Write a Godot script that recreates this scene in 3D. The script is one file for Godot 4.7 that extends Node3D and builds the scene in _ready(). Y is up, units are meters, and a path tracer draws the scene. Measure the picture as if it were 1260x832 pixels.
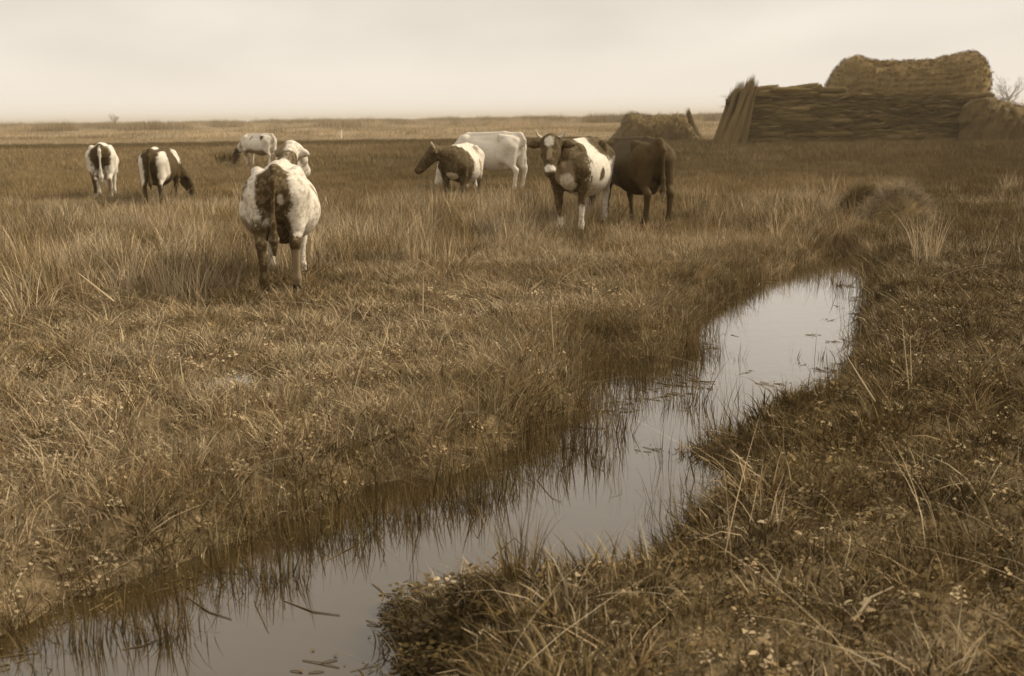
extends Node3D
# A marsh pasture with cattle beside a reed-fringed dyke, and reed stacks beyond.
# Units are metres, y up; the camera stands on the right bank and looks along -z.

const FOCAL := 1361.0          # pixels of the 1260 x 832 photograph
const EYE := Vector3(0, 1.7, 0)
const PITCH := -11.2
const ROLL := -0.8
const WATER := -0.25

var rng := RandomNumberGenerator.new()
var cam_basis: Basis
var n_low := FastNoiseLite.new()
var n_mid := FastNoiseLite.new()
var n_fine := FastNoiseLite.new()
var taken := {}
var M := {}

# linear base colours
const STRAW := Color(0.64, 0.505, 0.325)
const TURF := Color(0.345, 0.247, 0.117)
const RUSH := Color(0.235, 0.163, 0.066)
const WEED := Color(0.130, 0.086, 0.028)
const SOIL := Color(0.13, 0.086, 0.036)
const COAT_WHITE := Color(0.86, 0.79, 0.67)
const COAT_DARK := Color(0.092, 0.062, 0.023)
const COAT_ROAN := Color(0.33, 0.25, 0.155)

func _ready() -> void:
	rng.seed = 11
	make_camera()
	make_sky()
	make_sun()
	for a in [[n_low, 0.12, 3], [n_mid, 0.7, 5], [n_fine, 3.1, 7]]:
		a[0].noise_type = FastNoiseLite.TYPE_SIMPLEX_SMOOTH
		a[0].frequency = a[1]
		a[0].seed = a[2]
		a[0].fractal_octaves = 2
	make_materials()
	make_stream_field()
	make_ground()
	make_water()
	make_far_reeds()
	make_stacks()
	make_trees()
	make_cattle()
	make_vegetation()
	make_stems()

# ------------------------------------------------------------------ camera, sky, sun
func make_camera() -> void:
	var cam := Camera3D.new()
	cam.name = "camera"
	add_child(cam)
	cam.position = EYE
	cam.rotation_degrees = Vector3(PITCH, 0, ROLL)
	cam.near = 0.05
	cam.far = 9000.0
	cam.fov = rad_to_deg(2.0 * atan(416.0 / FOCAL))
	cam.current = true
	# an old lens at a wide stop: a little soft before and beyond the water
	var at := CameraAttributesPhysical.new()
	at.frustum_focal_length = 35.0
	at.frustum_focus_distance = 8.5
	at.exposure_aperture = 35.0 / 11.0
	at.exposure_multiplier = 1.0
	cam.attributes = at
	cam.fov = rad_to_deg(2.0 * atan(416.0 / FOCAL))
	cam_basis = cam.basis

func make_sky() -> void:
	var w := 1024
	var h := 512
	var im := Image.create(w, h, false, Image.FORMAT_RGBF)
	var nz := FastNoiseLite.new()
	nz.seed = 21
	nz.frequency = 1.0
	nz.fractal_octaves = 4
	for j in h:
		var el := (0.5 - (j + 0.5) / h) * PI
		var y := sin(el)
		var up := maxf(y, 0.0)
		var base := 0.56 + 0.215 * exp(-up / 0.07)
		for i in w:
			var az := (i + 0.5) / w * TAU
			var c := cos(el)
			# streaks of thin cloud, drawn out along the horizon
			var p := Vector3(sin(az) * c, 0, cos(az) * c) / (0.16 + up)
			var v := nz.get_noise_3d(p.x * 0.9 + p.z * 0.25, 0.0, p.z * 0.7)
			var b := base * (1.0 + 0.15 * v * smoothstep(0.0, 0.08, up))
			im.set_pixel(i, j, Color(b, b * 0.916, b * 0.80))
	var tex := ImageTexture.create_from_image(im)
	var sm := PanoramaSkyMaterial.new()
	sm.panorama = tex
	var sky := Sky.new()
	sky.sky_material = sm
	var e := Environment.new()
	e.background_mode = Environment.BG_SKY
	e.sky = sky
	e.tonemap_mode = Environment.TONE_MAPPER_LINEAR
	e.tonemap_exposure = 1.36
	e.fog_enabled = true
	e.fog_density = 0.0006
	e.fog_light_color = Color(0.93, 0.88, 0.80)
	e.sdfgi_enabled = true
	e.ssao_enabled = true
	e.ssil_enabled = true
	var we := WorldEnvironment.new()
	we.name = "environment"
	we.environment = e
	add_child(we)

func make_sun() -> void:
	var s := DirectionalLight3D.new()
	s.name = "sun"
	add_child(s)
	s.light_color = Color(1.0, 0.95, 0.86)
	s.light_energy = 0.9
	s.light_angular_distance = 9.0
	s.shadow_enabled = true
	# hazy sun on the right, a little ahead of the camera
	var az := deg_to_rad(78.0)
	var el := deg_to_rad(38.0)
	var to_sun := Vector3(sin(az) * cos(el), sin(el), -cos(az) * cos(el))
	s.look_at_from_position(to_sun * 50.0, Vector3.ZERO, Vector3.UP)

# ------------------------------------------------------------------ helpers
func ray(px: float, py: float) -> Vector3:
	return cam_basis * Vector3((px - 630.0) / FOCAL, -(py - 416.0) / FOCAL, -1.0)

func on_level(px: float, py: float, y := 0.0) -> Vector3:
	var d := ray(px, py)
	return EYE + d * ((y - EYE.y) / d.y)

func at_depth(px: float, py: float, z: float) -> Vector3:
	var d := ray(px, py)
	return EYE + d * (z / d.z)

func numbered(called: String) -> String:
	taken[called] = taken.get(called, -1) + 1
	return called if taken[called] == 0 else "%s_%03d" % [called, taken[called]]

func tag(o: Node, label: String, category: String, group := "", kind := "") -> void:
	if label: o.set_meta("label", label)
	if category: o.set_meta("category", category)
	if group: o.set_meta("group", group)
	if kind: o.set_meta("kind", kind)

func thing(called: String, at: Vector3, label: String, category: String, group := "") -> Node3D:
	var o := Node3D.new()
	o.name = numbered(called)
	add_child(o)
	o.position = at
	tag(o, label, category, group)
	return o

func mesh_node(called: String, mesh: Mesh, m: Material, parent: Node = null) -> MeshInstance3D:
	var o := MeshInstance3D.new()
	o.name = called if parent else numbered(called)
	o.mesh = mesh
	o.material_override = m
	(parent if parent else self).add_child(o, true)
	return o

func multi(called: String, mesh: Mesh, m: Material, xf: Array, cols: PackedColorArray, parent: Node = null) -> MultiMeshInstance3D:
	var mm := MultiMesh.new()
	mm.transform_format = MultiMesh.TRANSFORM_3D
	mm.use_colors = true
	mm.mesh = mesh
	mm.instance_count = xf.size()
	var buf := PackedFloat32Array()
	buf.resize(xf.size() * 16)
	for i in xf.size():
		var t: Transform3D = xf[i]
		var c := cols[i]
		var k := i * 16
		var b := t.basis
		buf[k] = b.x.x; buf[k + 1] = b.y.x; buf[k + 2] = b.z.x; buf[k + 3] = t.origin.x
		buf[k + 4] = b.x.y; buf[k + 5] = b.y.y; buf[k + 6] = b.z.y; buf[k + 7] = t.origin.y
		buf[k + 8] = b.x.z; buf[k + 9] = b.y.z; buf[k + 10] = b.z.z; buf[k + 11] = t.origin.z
		buf[k + 12] = c.r; buf[k + 13] = c.g; buf[k + 14] = c.b; buf[k + 15] = 1.0
	mm.buffer = buf
	var o := MultiMeshInstance3D.new()
	o.name = called if parent else numbered(called)
	o.multimesh = mm
	o.material_override = m
	(parent if parent else self).add_child(o, true)
	o.set_meta("kind", "stuff")
	return o

class Geo:
	var v := PackedVector3Array()
	var n := PackedVector3Array()
	var c := PackedColorArray()
	var ix := PackedInt32Array()
	func quad(a: Vector3, b: Vector3, cc: Vector3, d: Vector3, nn: Vector3, col: Color) -> void:
		var k := v.size()
		v.append_array([a, b, cc, d])
		n.append_array([nn, nn, nn, nn])
		c.append_array([col, col, col, col])
		ix.append_array([k, k + 1, k + 2, k, k + 2, k + 3])
	func mesh() -> ArrayMesh:
		# turn every face the way its normals point
		for t in range(0, ix.size(), 3):
			var p := v[ix[t]]
			if (v[ix[t + 2]] - p).cross(v[ix[t + 1]] - p).dot(n[ix[t]] + n[ix[t + 1]] + n[ix[t + 2]]) < 0.0:
				var q := ix[t + 1]
				ix[t + 1] = ix[t + 2]
				ix[t + 2] = q
		var a := []
		a.resize(Mesh.ARRAY_MAX)
		a[Mesh.ARRAY_VERTEX] = v
		a[Mesh.ARRAY_NORMAL] = n
		a[Mesh.ARRAY_COLOR] = c
		a[Mesh.ARRAY_INDEX] = ix
		var m := ArrayMesh.new()
		m.add_surface_from_arrays(Mesh.PRIMITIVE_TRIANGLES, a)
		return m
	# a flat blade that rises from p, leans along dir and bends over; wide at the foot, pointed at the tip
	func blade(p: Vector3, dir: Vector3, hgt: float, w: float, bend: float, segs: int, face: float, col: Color) -> void:
		var side := Vector3(cos(face), 0, sin(face)) * w * 0.5
		var k := v.size()
		var last := p
		for s in segs + 1:
			var t := float(s) / segs
			var q := p + Vector3(dir.x * (t * 0.35 + bend * t * t), t - 0.32 * bend * t * t * t, dir.z * (t * 0.35 + bend * t * t)) * hgt
			var tan_ := (q - last) if s > 0 else Vector3.UP
			var nn := side.cross(tan_).normalized()
			if nn.length_squared() < 0.5: nn = Vector3.UP
			var ww := 1.0 if t < 0.4 else 1.0 - (t - 0.4) / 0.6 * 0.88
			v.append(q - side * ww); v.append(q + side * ww)
			n.append(nn); n.append(nn)
			c.append(col); c.append(col)
			last = q
		for s in segs:
			var j := k + s * 2
			ix.append_array([j, j + 1, j + 3, j, j + 3, j + 2])
	# an oval leaf folded a little along its midrib
	func leaf(p: Vector3, out: Vector3, up: Vector3, len_: float, w: float, col: Color) -> void:
		var side := out.cross(up).normalized() * w * 0.5
		var lift := up * w * 0.18
		var k := v.size()
		var pts := [p, p + out * len_ * 0.3 - side + lift, p + out * len_ * 0.3 + side + lift, p + out * len_ * 0.7 - side * 0.85 + lift, p + out * len_ * 0.7 + side * 0.85 + lift, p + out * len_ - up * w * 0.2, p + out * len_ * 0.5]
		for q in pts:
			v.append(q); n.append(up); c.append(col)
		ix.append_array([k, k + 1, k + 6, k, k + 6, k + 2, k + 1, k + 3, k + 6, k + 2, k + 6, k + 4, k + 3, k + 5, k + 6, k + 4, k + 6, k + 5])
	# a round tapered tube through points
	func tube(pts: Array, radii: Array, sides: int, col: Color) -> void:
		var k := v.size()
		var ref := Vector3(0.31, 0.2, 0.93)
		for i in pts.size():
			var t: Vector3 = (pts[mini(i + 1, pts.size() - 1)] - pts[maxi(i - 1, 0)]).normalized()
			var a := t.cross(ref).normalized()
			var b := t.cross(a)
			for s in sides:
				var g := TAU * s / sides
				var o := a * cos(g) + b * sin(g)
				v.append(pts[i] + o * radii[i]); n.append(o); c.append(col)
		for i in pts.size() - 1:
			for s in sides:
				var j := k + i * sides + s
				var j2 := k + i * sides + (s + 1) % sides
				ix.append_array([j, j2, j2 + sides, j, j2 + sides, j + sides])
		for e in [0, pts.size() - 1]:
			var m := v.size()
			v.append(pts[e])
			n.append((pts[e] - pts[1 if e == 0 else e - 1]).normalized()); c.append(col)
			for s in sides:
				var j: int = k + e * sides + s
				var j2: int = k + e * sides + (s + 1) % sides
				if e == 0: ix.append_array([m, j2, j])
				else: ix.append_array([m, j, j2])

func plain(rough: float, leafy := 0.0, spec := 0.3) -> StandardMaterial3D:
	var m := StandardMaterial3D.new()
	m.vertex_color_use_as_albedo = true
	m.roughness = rough
	m.metallic_specular = spec
	m.cull_mode = BaseMaterial3D.CULL_DISABLED
	if leafy > 0.0:
		m.backlight_enabled = true
		m.backlight = Color(leafy, leafy, leafy)
	return m

func noise_tex(freq: float, seed_: int, lo: Color, hi: Color, size := 512) -> NoiseTexture2D:
	var nz := FastNoiseLite.new()
	nz.seed = seed_
	nz.frequency = freq
	nz.fractal_octaves = 5
	var t := NoiseTexture2D.new()
	t.noise = nz
	t.width = size
	t.height = size
	t.seamless = true
	var g := Gradient.new()
	g.set_color(0, lo)
	g.set_color(1, hi)
	t.color_ramp = g
	return t

func make_materials() -> void:
	M.grass = plain(0.7, 0.16)
	M.leaf = plain(0.6, 0.4)
	M.stem = plain(0.65)
	M.hay = plain(0.9)
	M.coat = plain(0.75, 0.0, 0.3)
	M.coat.albedo_texture = noise_tex(0.03, 9, Color(0.84, 0.83, 0.81), Color(1, 1, 1))
	M.coat.uv1_triplanar = true
	M.coat.uv1_scale = Vector3(2.2, 2.2, 2.2)
	M.coat.heightmap_enabled = true
	M.coat.heightmap_texture = noise_tex(0.05, 19, Color.BLACK, Color.WHITE)
	M.coat.heightmap_scale = 0.5
	M.horn = plain(0.4)
	M.eye = plain(0.15, 0.0, 0.5)
	M.ground = plain(0.95)
	M.ground.albedo_texture = noise_tex(0.02, 4, Color(0.62, 0.60, 0.55), Color(1, 1, 1))
	M.ground.uv1_triplanar = true
	M.ground.uv1_world_triplanar = true
	M.ground.uv1_scale = Vector3(0.9, 0.9, 0.9)
	M.ground.heightmap_enabled = true
	M.ground.heightmap_texture = noise_tex(0.04, 14, Color.BLACK, Color.WHITE)
	M.ground.heightmap_scale = 3.0
	var w := StandardMaterial3D.new()
	w.albedo_color = Color(0.052, 0.034, 0.012).linear_to_srgb()
	w.roughness = 0.03
	w.metallic_specular = 0.5
	w.clearcoat_enabled = true
	w.clearcoat = 1.0
	w.clearcoat_roughness = 0.03
	w.heightmap_enabled = true
	w.heightmap_texture = noise_tex(0.012, 31, Color.BLACK, Color.WHITE)
	w.heightmap_scale = 0.12
	w.uv1_triplanar = true
	w.uv1_world_triplanar = true
	w.uv1_scale = Vector3(0.5, 0.5, 0.5)
	M.water = w

# ------------------------------------------------------------------ the dyke and the ground
var shore := PackedVector2Array()
var left_bank := PackedVector2Array()
var sd_grid := PackedFloat32Array()
const SX := -7.0
const SZ := -19.0
const SW := 300
const SH := 340
const SC := 0.05

func make_stream_field() -> void:
	# outline of the water, read off the photograph on the water's level
	var left := [[-500, 930], [-160, 850], [0, 785], [90, 746], [151, 722], [241, 686], [326, 655], [400, 624], [478, 598], [560, 584], [625, 558], [662, 536], [700, 518], [736, 510], [712, 490], [710, 470], [757, 436], [786, 456], [822, 453], [850, 434], [857, 391], [892, 371], [939, 341], [994, 321], [1030, 311]]
	var right := [[1062, 316], [1066, 360], [1060, 400], [1042, 452], [990, 500], [950, 516], [905, 530], [850, 556], [885, 586], [888, 614], [842, 652], [780, 698], [718, 732], [645, 734], [594, 732], [520, 748], [488, 765], [494, 800], [510, 850], [480, 930], [300, 1300], [-500, 1300]]
	for p in left:
		var q := on_level(p[0], p[1], WATER)
		left_bank.append(Vector2(q.x, q.z))
		shore.append(Vector2(q.x, q.z))
	for p in right:
		var q := on_level(p[0], p[1], WATER)
		shore.append(Vector2(q.x, q.z))
	sd_grid.resize(SW * SH)
	var n := shore.size()
	for j in SH:
		for i in SW:
			var p := Vector2(SX + i * SC, SZ + j * SC)
			var best := 1e9
			var inside := false
			for k in n:
				var a := shore[k]
				var b := shore[(k + 1) % n]
				var ab := b - a
				var ap := p - a
				var t := clampf(ap.dot(ab) / ab.length_squared(), 0.0, 1.0)
				best = minf(best, (ap - ab * t).length_squared())
				if (a.y > p.y) != (b.y > p.y) and p.x < (b.x - a.x) * (p.y - a.y) / (b.y - a.y) + a.x:
					inside = not inside
			# ragged and trodden, not a drawn line
			sd_grid[j * SW + i] = (-sqrt(best) if inside else sqrt(best)) + n_mid.get_noise_2d(p.x * 2.0, p.y * 2.0) * 0.07 + n_fine.get_noise_2d(p.x * 1.6, p.y * 1.6) * 0.05

# signed distance to the water's edge, negative on the water
func sd(x: float, z: float) -> float:
	var u := (x - SX) / SC
	var w := (z - SZ) / SC
	if u < 0.0 or w < 0.0 or u >= SW - 1.001 or w >= SH - 1.001:
		return 3.0
	var i := int(u)
	var j := int(w)
	var fu := u - i
	var fw := w - j
	var k := j * SW + i
	return lerpf(lerpf(sd_grid[k], sd_grid[k + 1], fu), lerpf(sd_grid[k + SW], sd_grid[k + SW + 1], fu), fw)

# > 0 on the right bank, < 0 on the left; beyond the water's end the dyke runs on towards the stack
func bank_side(x: float, z: float) -> float:
	var d := -z
	var mid := 0.0
	if d < 3.6: mid = -2.2 + (d - 3.6)
	elif d < 6.0: mid = lerpf(-1.3, 0.35, (d - 3.6) / 2.4)
	elif d < 9.0: mid = lerpf(0.35, 1.9, (d - 6.0) / 3.0)
	elif d < 14.4: mid = lerpf(1.9, 4.4, (d - 9.0) / 5.4)
	else: mid = 4.4 + (d - 14.4) * 0.42
	return x - mid

func height(x: float, z: float) -> float:
	var d := -z
	var h := 0.0
	if d < 60.0 and absf(x) < 60.0:
		h = n_low.get_noise_2d(x, z) * 0.07 + n_mid.get_noise_2d(x, z) * 0.06 + n_mid.get_noise_2d(x * 3.0, z * 3.0) * 0.05 + n_fine.get_noise_2d(x * 1.7, z * 1.7) * 0.02
		h *= 1.0 - smoothstep(40.0, 60.0, maxf(d, absf(x)))
	var s := sd(x, z)
	if s < 1.2:
		var k := smoothstep(-0.05, 0.5, s + n_mid.get_noise_2d(x * 2.0, z * 2.0) * 0.10 * smoothstep(0.0, 0.2, s))
		h = lerpf(WATER - 0.02, h, k)
		if s < 0.0:
			h = WATER - 0.02 + s * 0.5
			h = maxf(h, WATER - 0.35)
	# the puddle's hollow
	var pu := Vector2(x + 1.84, (z + 7.4)).length()
	if pu < 0.6:
		h = lerpf(-0.06, h, smoothstep(0.10, 0.6, pu))
	return h

func axis(lo: float, hi: float, step: float, far_lo: float, far_hi: float) -> PackedFloat32Array:
	var a := PackedFloat32Array()
	var x := lo
	while x <= hi:
		a.append(x)
		x += step
	var s := step
	x = a[a.size() - 1]
	while x < far_hi:
		s *= 1.16
		x += s
		a.append(x)
	s = step
	x = lo
	var b := PackedFloat32Array()
	while x > far_lo:
		s *= 1.16
		x -= s
		b.append(x)
	b.reverse()
	b.append_array(a)
	return b

func make_ground() -> void:
	var xs := axis(-6.0, 6.0, 0.07, -1500.0, 1500.0)
	var zs := axis(-15.0, -2.0, 0.07, -2600.0, 60.0)
	var g := Geo.new()
	var w := xs.size()
	for z in zs:
		for x in xs:
			g.v.append(Vector3(x, height(x, z), z))
			var c := SOIL.lerp(field_color(x, z), 0.4)
			g.c.append(c)
	g.n.resize(g.v.size())
	for j in zs.size():
		for i in w:
			var k := j * w + i
			var l := g.v[k - 1] if i > 0 else g.v[k]
			var r := g.v[k + 1] if i < w - 1 else g.v[k]
			var u := g.v[k - w] if j > 0 else g.v[k]
			var d := g.v[k + w] if j < zs.size() - 1 else g.v[k]
			g.n[k] = (d - u).cross(r - l).normalized()
			if i < w - 1 and j < zs.size() - 1:
				g.ix.append_array([k, k + 1, k + w + 1, k, k + w + 1, k + w])
	var o := mesh_node("ground", g.mesh(), M.ground)
	tag(o, "marsh pasture ground running flat to the horizon", "ground", "", "structure")

func make_water() -> void:
	var pm := PlaneMesh.new()
	pm.size = Vector2(12.0, 15.5)
	var o := mesh_node("water", pm, M.water)
	o.position = Vector3(1.0, WATER, -8.6)
	tag(o, "still water of the narrow dyke mirroring the pale sky", "water", "", "structure")
	var g := Geo.new()
	g.v.append(Vector3.ZERO); g.n.append(Vector3.UP); g.c.append(Color.WHITE)
	for i in 24:
		var a := TAU * i / 24
		var r := 0.24 * (1.0 + 0.3 * sin(a * 3.0 + 1.0) + 0.15 * sin(a * 5.0))
		g.v.append(Vector3(cos(a) * r * 1.1, 0, sin(a) * r * 1.3)); g.n.append(Vector3.UP); g.c.append(Color.WHITE)
		g.ix.append_array([0, 1 + i, 1 + (i + 1) % 24])
	var p := mesh_node("puddle", g.mesh(), M.water)
	p.position = Vector3(-1.84, -0.035, -7.4)
	tag(p, "small bright puddle in the short turf of the left bank", "puddle", "", "structure")

# what grows where: the colour of the herbage (dry pale grass, green rush, dark weeds)
func field_color(x: float, z: float) -> Color:
	var d := -z
	var a := n_low.get_noise_2d(x * 1.3 + 50.0, z * 1.3)
	var b := n_mid.get_noise_2d(x + 90.0, z)
	var c := TURF
	if d > 75.0:
		var k := n_low.get_noise_2d(x * 0.05, z * 0.16)
		c = STRAW.lerp(TURF, clampf(0.25 + k * 0.7, 0.0, 1.0))
		if d < 92.0 and x < 6.0: c = RUSH.lerp(WEED, 0.5)
	elif d > 24.0:
		var dark := smoothstep(-9.0, -5.0, x + a * 6.0) * smoothstep(24.0, 34.0, d + a * 8.0)
		c = TURF.lerp(RUSH.lerp(WEED, 0.35), dark)
		c = c.lerp(STRAW, clampf(b * 0.35 + a * 0.2, 0.0, 0.4))
	else:
		c = TURF.lerp(STRAW, clampf(0.34 + a * 0.45 + b * 0.4, 0.0, 0.85)).lerp(RUSH, clampf(-b * 0.8 - a * 0.3, 0.0, 0.8))
	return c

# one plant's colour: on the right bank dark leafy herbs outnumber the dry grass
func plant_color(x: float, z: float) -> Color:
	var c := field_color(x, z)
	var share := 0.12
	if bank_side(x, z) > 0.0 and -z < 75.0: share = 0.78
	elif sd(x, z) < 0.35: share = 0.4
	if rng.randf() < share: return WEED.lerp(RUSH, rng.randf() * 0.6)
	return c

func jitter(c: Color, amount: float) -> Color:
	var k := 1.0 + rng.randf_range(-amount, amount)
	var warm := 1.0 + rng.randf_range(-0.06, 0.06)
	return Color(c.r * k * warm, c.g * k, c.b * k / warm)

# ------------------------------------------------------------------ plants
func tuft(count: int, radius: float, h0: float, h1: float, w: float, lean: float, bend: float, segs: int, tone := 0.25) -> ArrayMesh:
	var g := Geo.new()
	for i in count:
		var a := rng.randf() * TAU
		var r := sqrt(rng.randf()) * radius
		var la := a + rng.randf_range(-1.2, 1.2)
		var dir := Vector3(cos(la), 0, sin(la)) * lean * rng.randf_range(0.2, 1.3)
		var k := 1.0 + rng.randf_range(-tone, tone)
		if rng.randf() < 0.16: k *= 1.7
		elif rng.randf() < 0.3: k *= 0.6
		g.blade(Vector3(cos(a) * r, -0.02, sin(a) * r), dir, rng.randf_range(h0, h1), w * rng.randf_range(0.6, 1.2), bend * rng.randf_range(0.2, 1.5), segs, rng.randf() * TAU, Color(k, k, k))
	return g.mesh()

func rosette(count: int, stems: float, len0: float, len1: float, ratio: float, up: float, pale_share := 0.0) -> ArrayMesh:
	var g := Geo.new()
	for i in count:
		var a := rng.randf() * TAU
		var out := Vector3(cos(a), rng.randf_range(-0.25, up), sin(a)).normalized()
		var nn := (Vector3.UP - out * out.y + Vector3(rng.randf_range(-0.5, 0.5), 0, rng.randf_range(-0.5, 0.5))).normalized()
		var h := rng.randf_range(0.15, 1.0) * stems
		var l := rng.randf_range(len0, len1)
		var k := 1.0 + rng.randf_range(-0.3, 0.3)
		if rng.randf() < pale_share: k *= 1.6
		var col := Color(k, k, k)
		var r := rng.randf_range(0.1, 0.8) * stems * 0.6
		var p := Vector3(cos(a) * r, h, sin(a) * r)
		g.blade(Vector3(cos(a) * 0.006, -0.01, sin(a) * 0.006), Vector3(cos(a), 0, sin(a)) * 0.9, h, 0.004, 0.3, 2, a + 1.57, Color(k, k, k) * 0.9)
		g.leaf(p, out, nn, l, l * ratio, col)
	return g.mesh()

# a stratified scatter: one spot in each cell of the ground that keep() accepts
func scatter(z0: float, z1: float, cell: float, spread: float, keep: Callable, make: Callable) -> void:
	var z := z0
	while z < z1:
		var half := z * spread + 1.2
		var x := -half
		while x < half:
			var px := x + rng.randf() * cell
			var pz := -(z + rng.randf() * cell)
			if keep.call(px, pz):
				make.call(px, pz)
			x += cell
		z += cell

func spot(x: float, z: float, s: float, tilt := 0.15, sy := 1.0, y_off := 0.0) -> Transform3D:
	var b := Basis.from_euler(Vector3(rng.randf_range(-tilt, tilt), rng.randf() * TAU, rng.randf_range(-tilt, tilt)))
	b = b.scaled_local(Vector3(s, s * sy, s))
	return Transform3D(b, Vector3(x, height(x, z) + y_off, z))

class Layer:
	var xf := []
	var cols := []
	func _init(n: int) -> void:
		for i in n:
			xf.append([])
			cols.append(PackedColorArray())
	func put(k: int, t: Transform3D, c: Color) -> void:
		xf[k].append(t)
		cols[k].append(c)

func grow(called: String, label: String, category: String, meshes: Array, m: Material, layer: Layer) -> void:
	# one object for the whole growth: a node whose children are its kinds of tuft
	var o := Node3D.new()
	o.name = numbered(called)
	add_child(o)
	tag(o, label, category, "", "stuff")
	for i in meshes.size():
		if layer.xf[i].size() > 0:
			multi("tuft", meshes[i], m, layer.xf[i], layer.cols[i], o)

# 0..1: how thickly rushes stand
func rushes_at(x: float, z: float) -> float:
	var d := -z
	var k := 0.0
	# the belt on the left, in front of the far cows
	var edge := 10.2 + 0.5 * sin(x * 1.1) + n_mid.get_noise_2d(x, 3.0) * 0.8 + maxf(0.0, x + 3.2) * 0.9
	if x < -0.6:
		k = smoothstep(edge, edge + 1.0, d) * (1.0 - smoothstep(17.0, 23.0, d))
		k *= 1.0 - 0.9 * smoothstep(-2.9, -1.9, x) * (1.0 - smoothstep(12.0, 15.0, d))
	# among the middle cows
	var e := Vector2((x + 0.3) / 2.3, (d - 19.0) / 4.6).length()
	k = maxf(k, 1.0 - smoothstep(0.7, 1.1, e))
	# beyond the end of the water
	var r := Vector2((x - 4.6) / 1.9, (d - 17.6) / 2.0).length()
	k = maxf(k, (1.0 - smoothstep(0.7, 1.1, r)))
	if Vector2(x - 6.1, d - 17.3).length() < 1.3: k = 0.0
	k = maxf(k, 0.35 * smoothstep(0.15, 0.5, n_low.get_noise_2d(x * 1.7, z * 1.7)) * smoothstep(14.0, 18.0, d))
	return k

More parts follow.
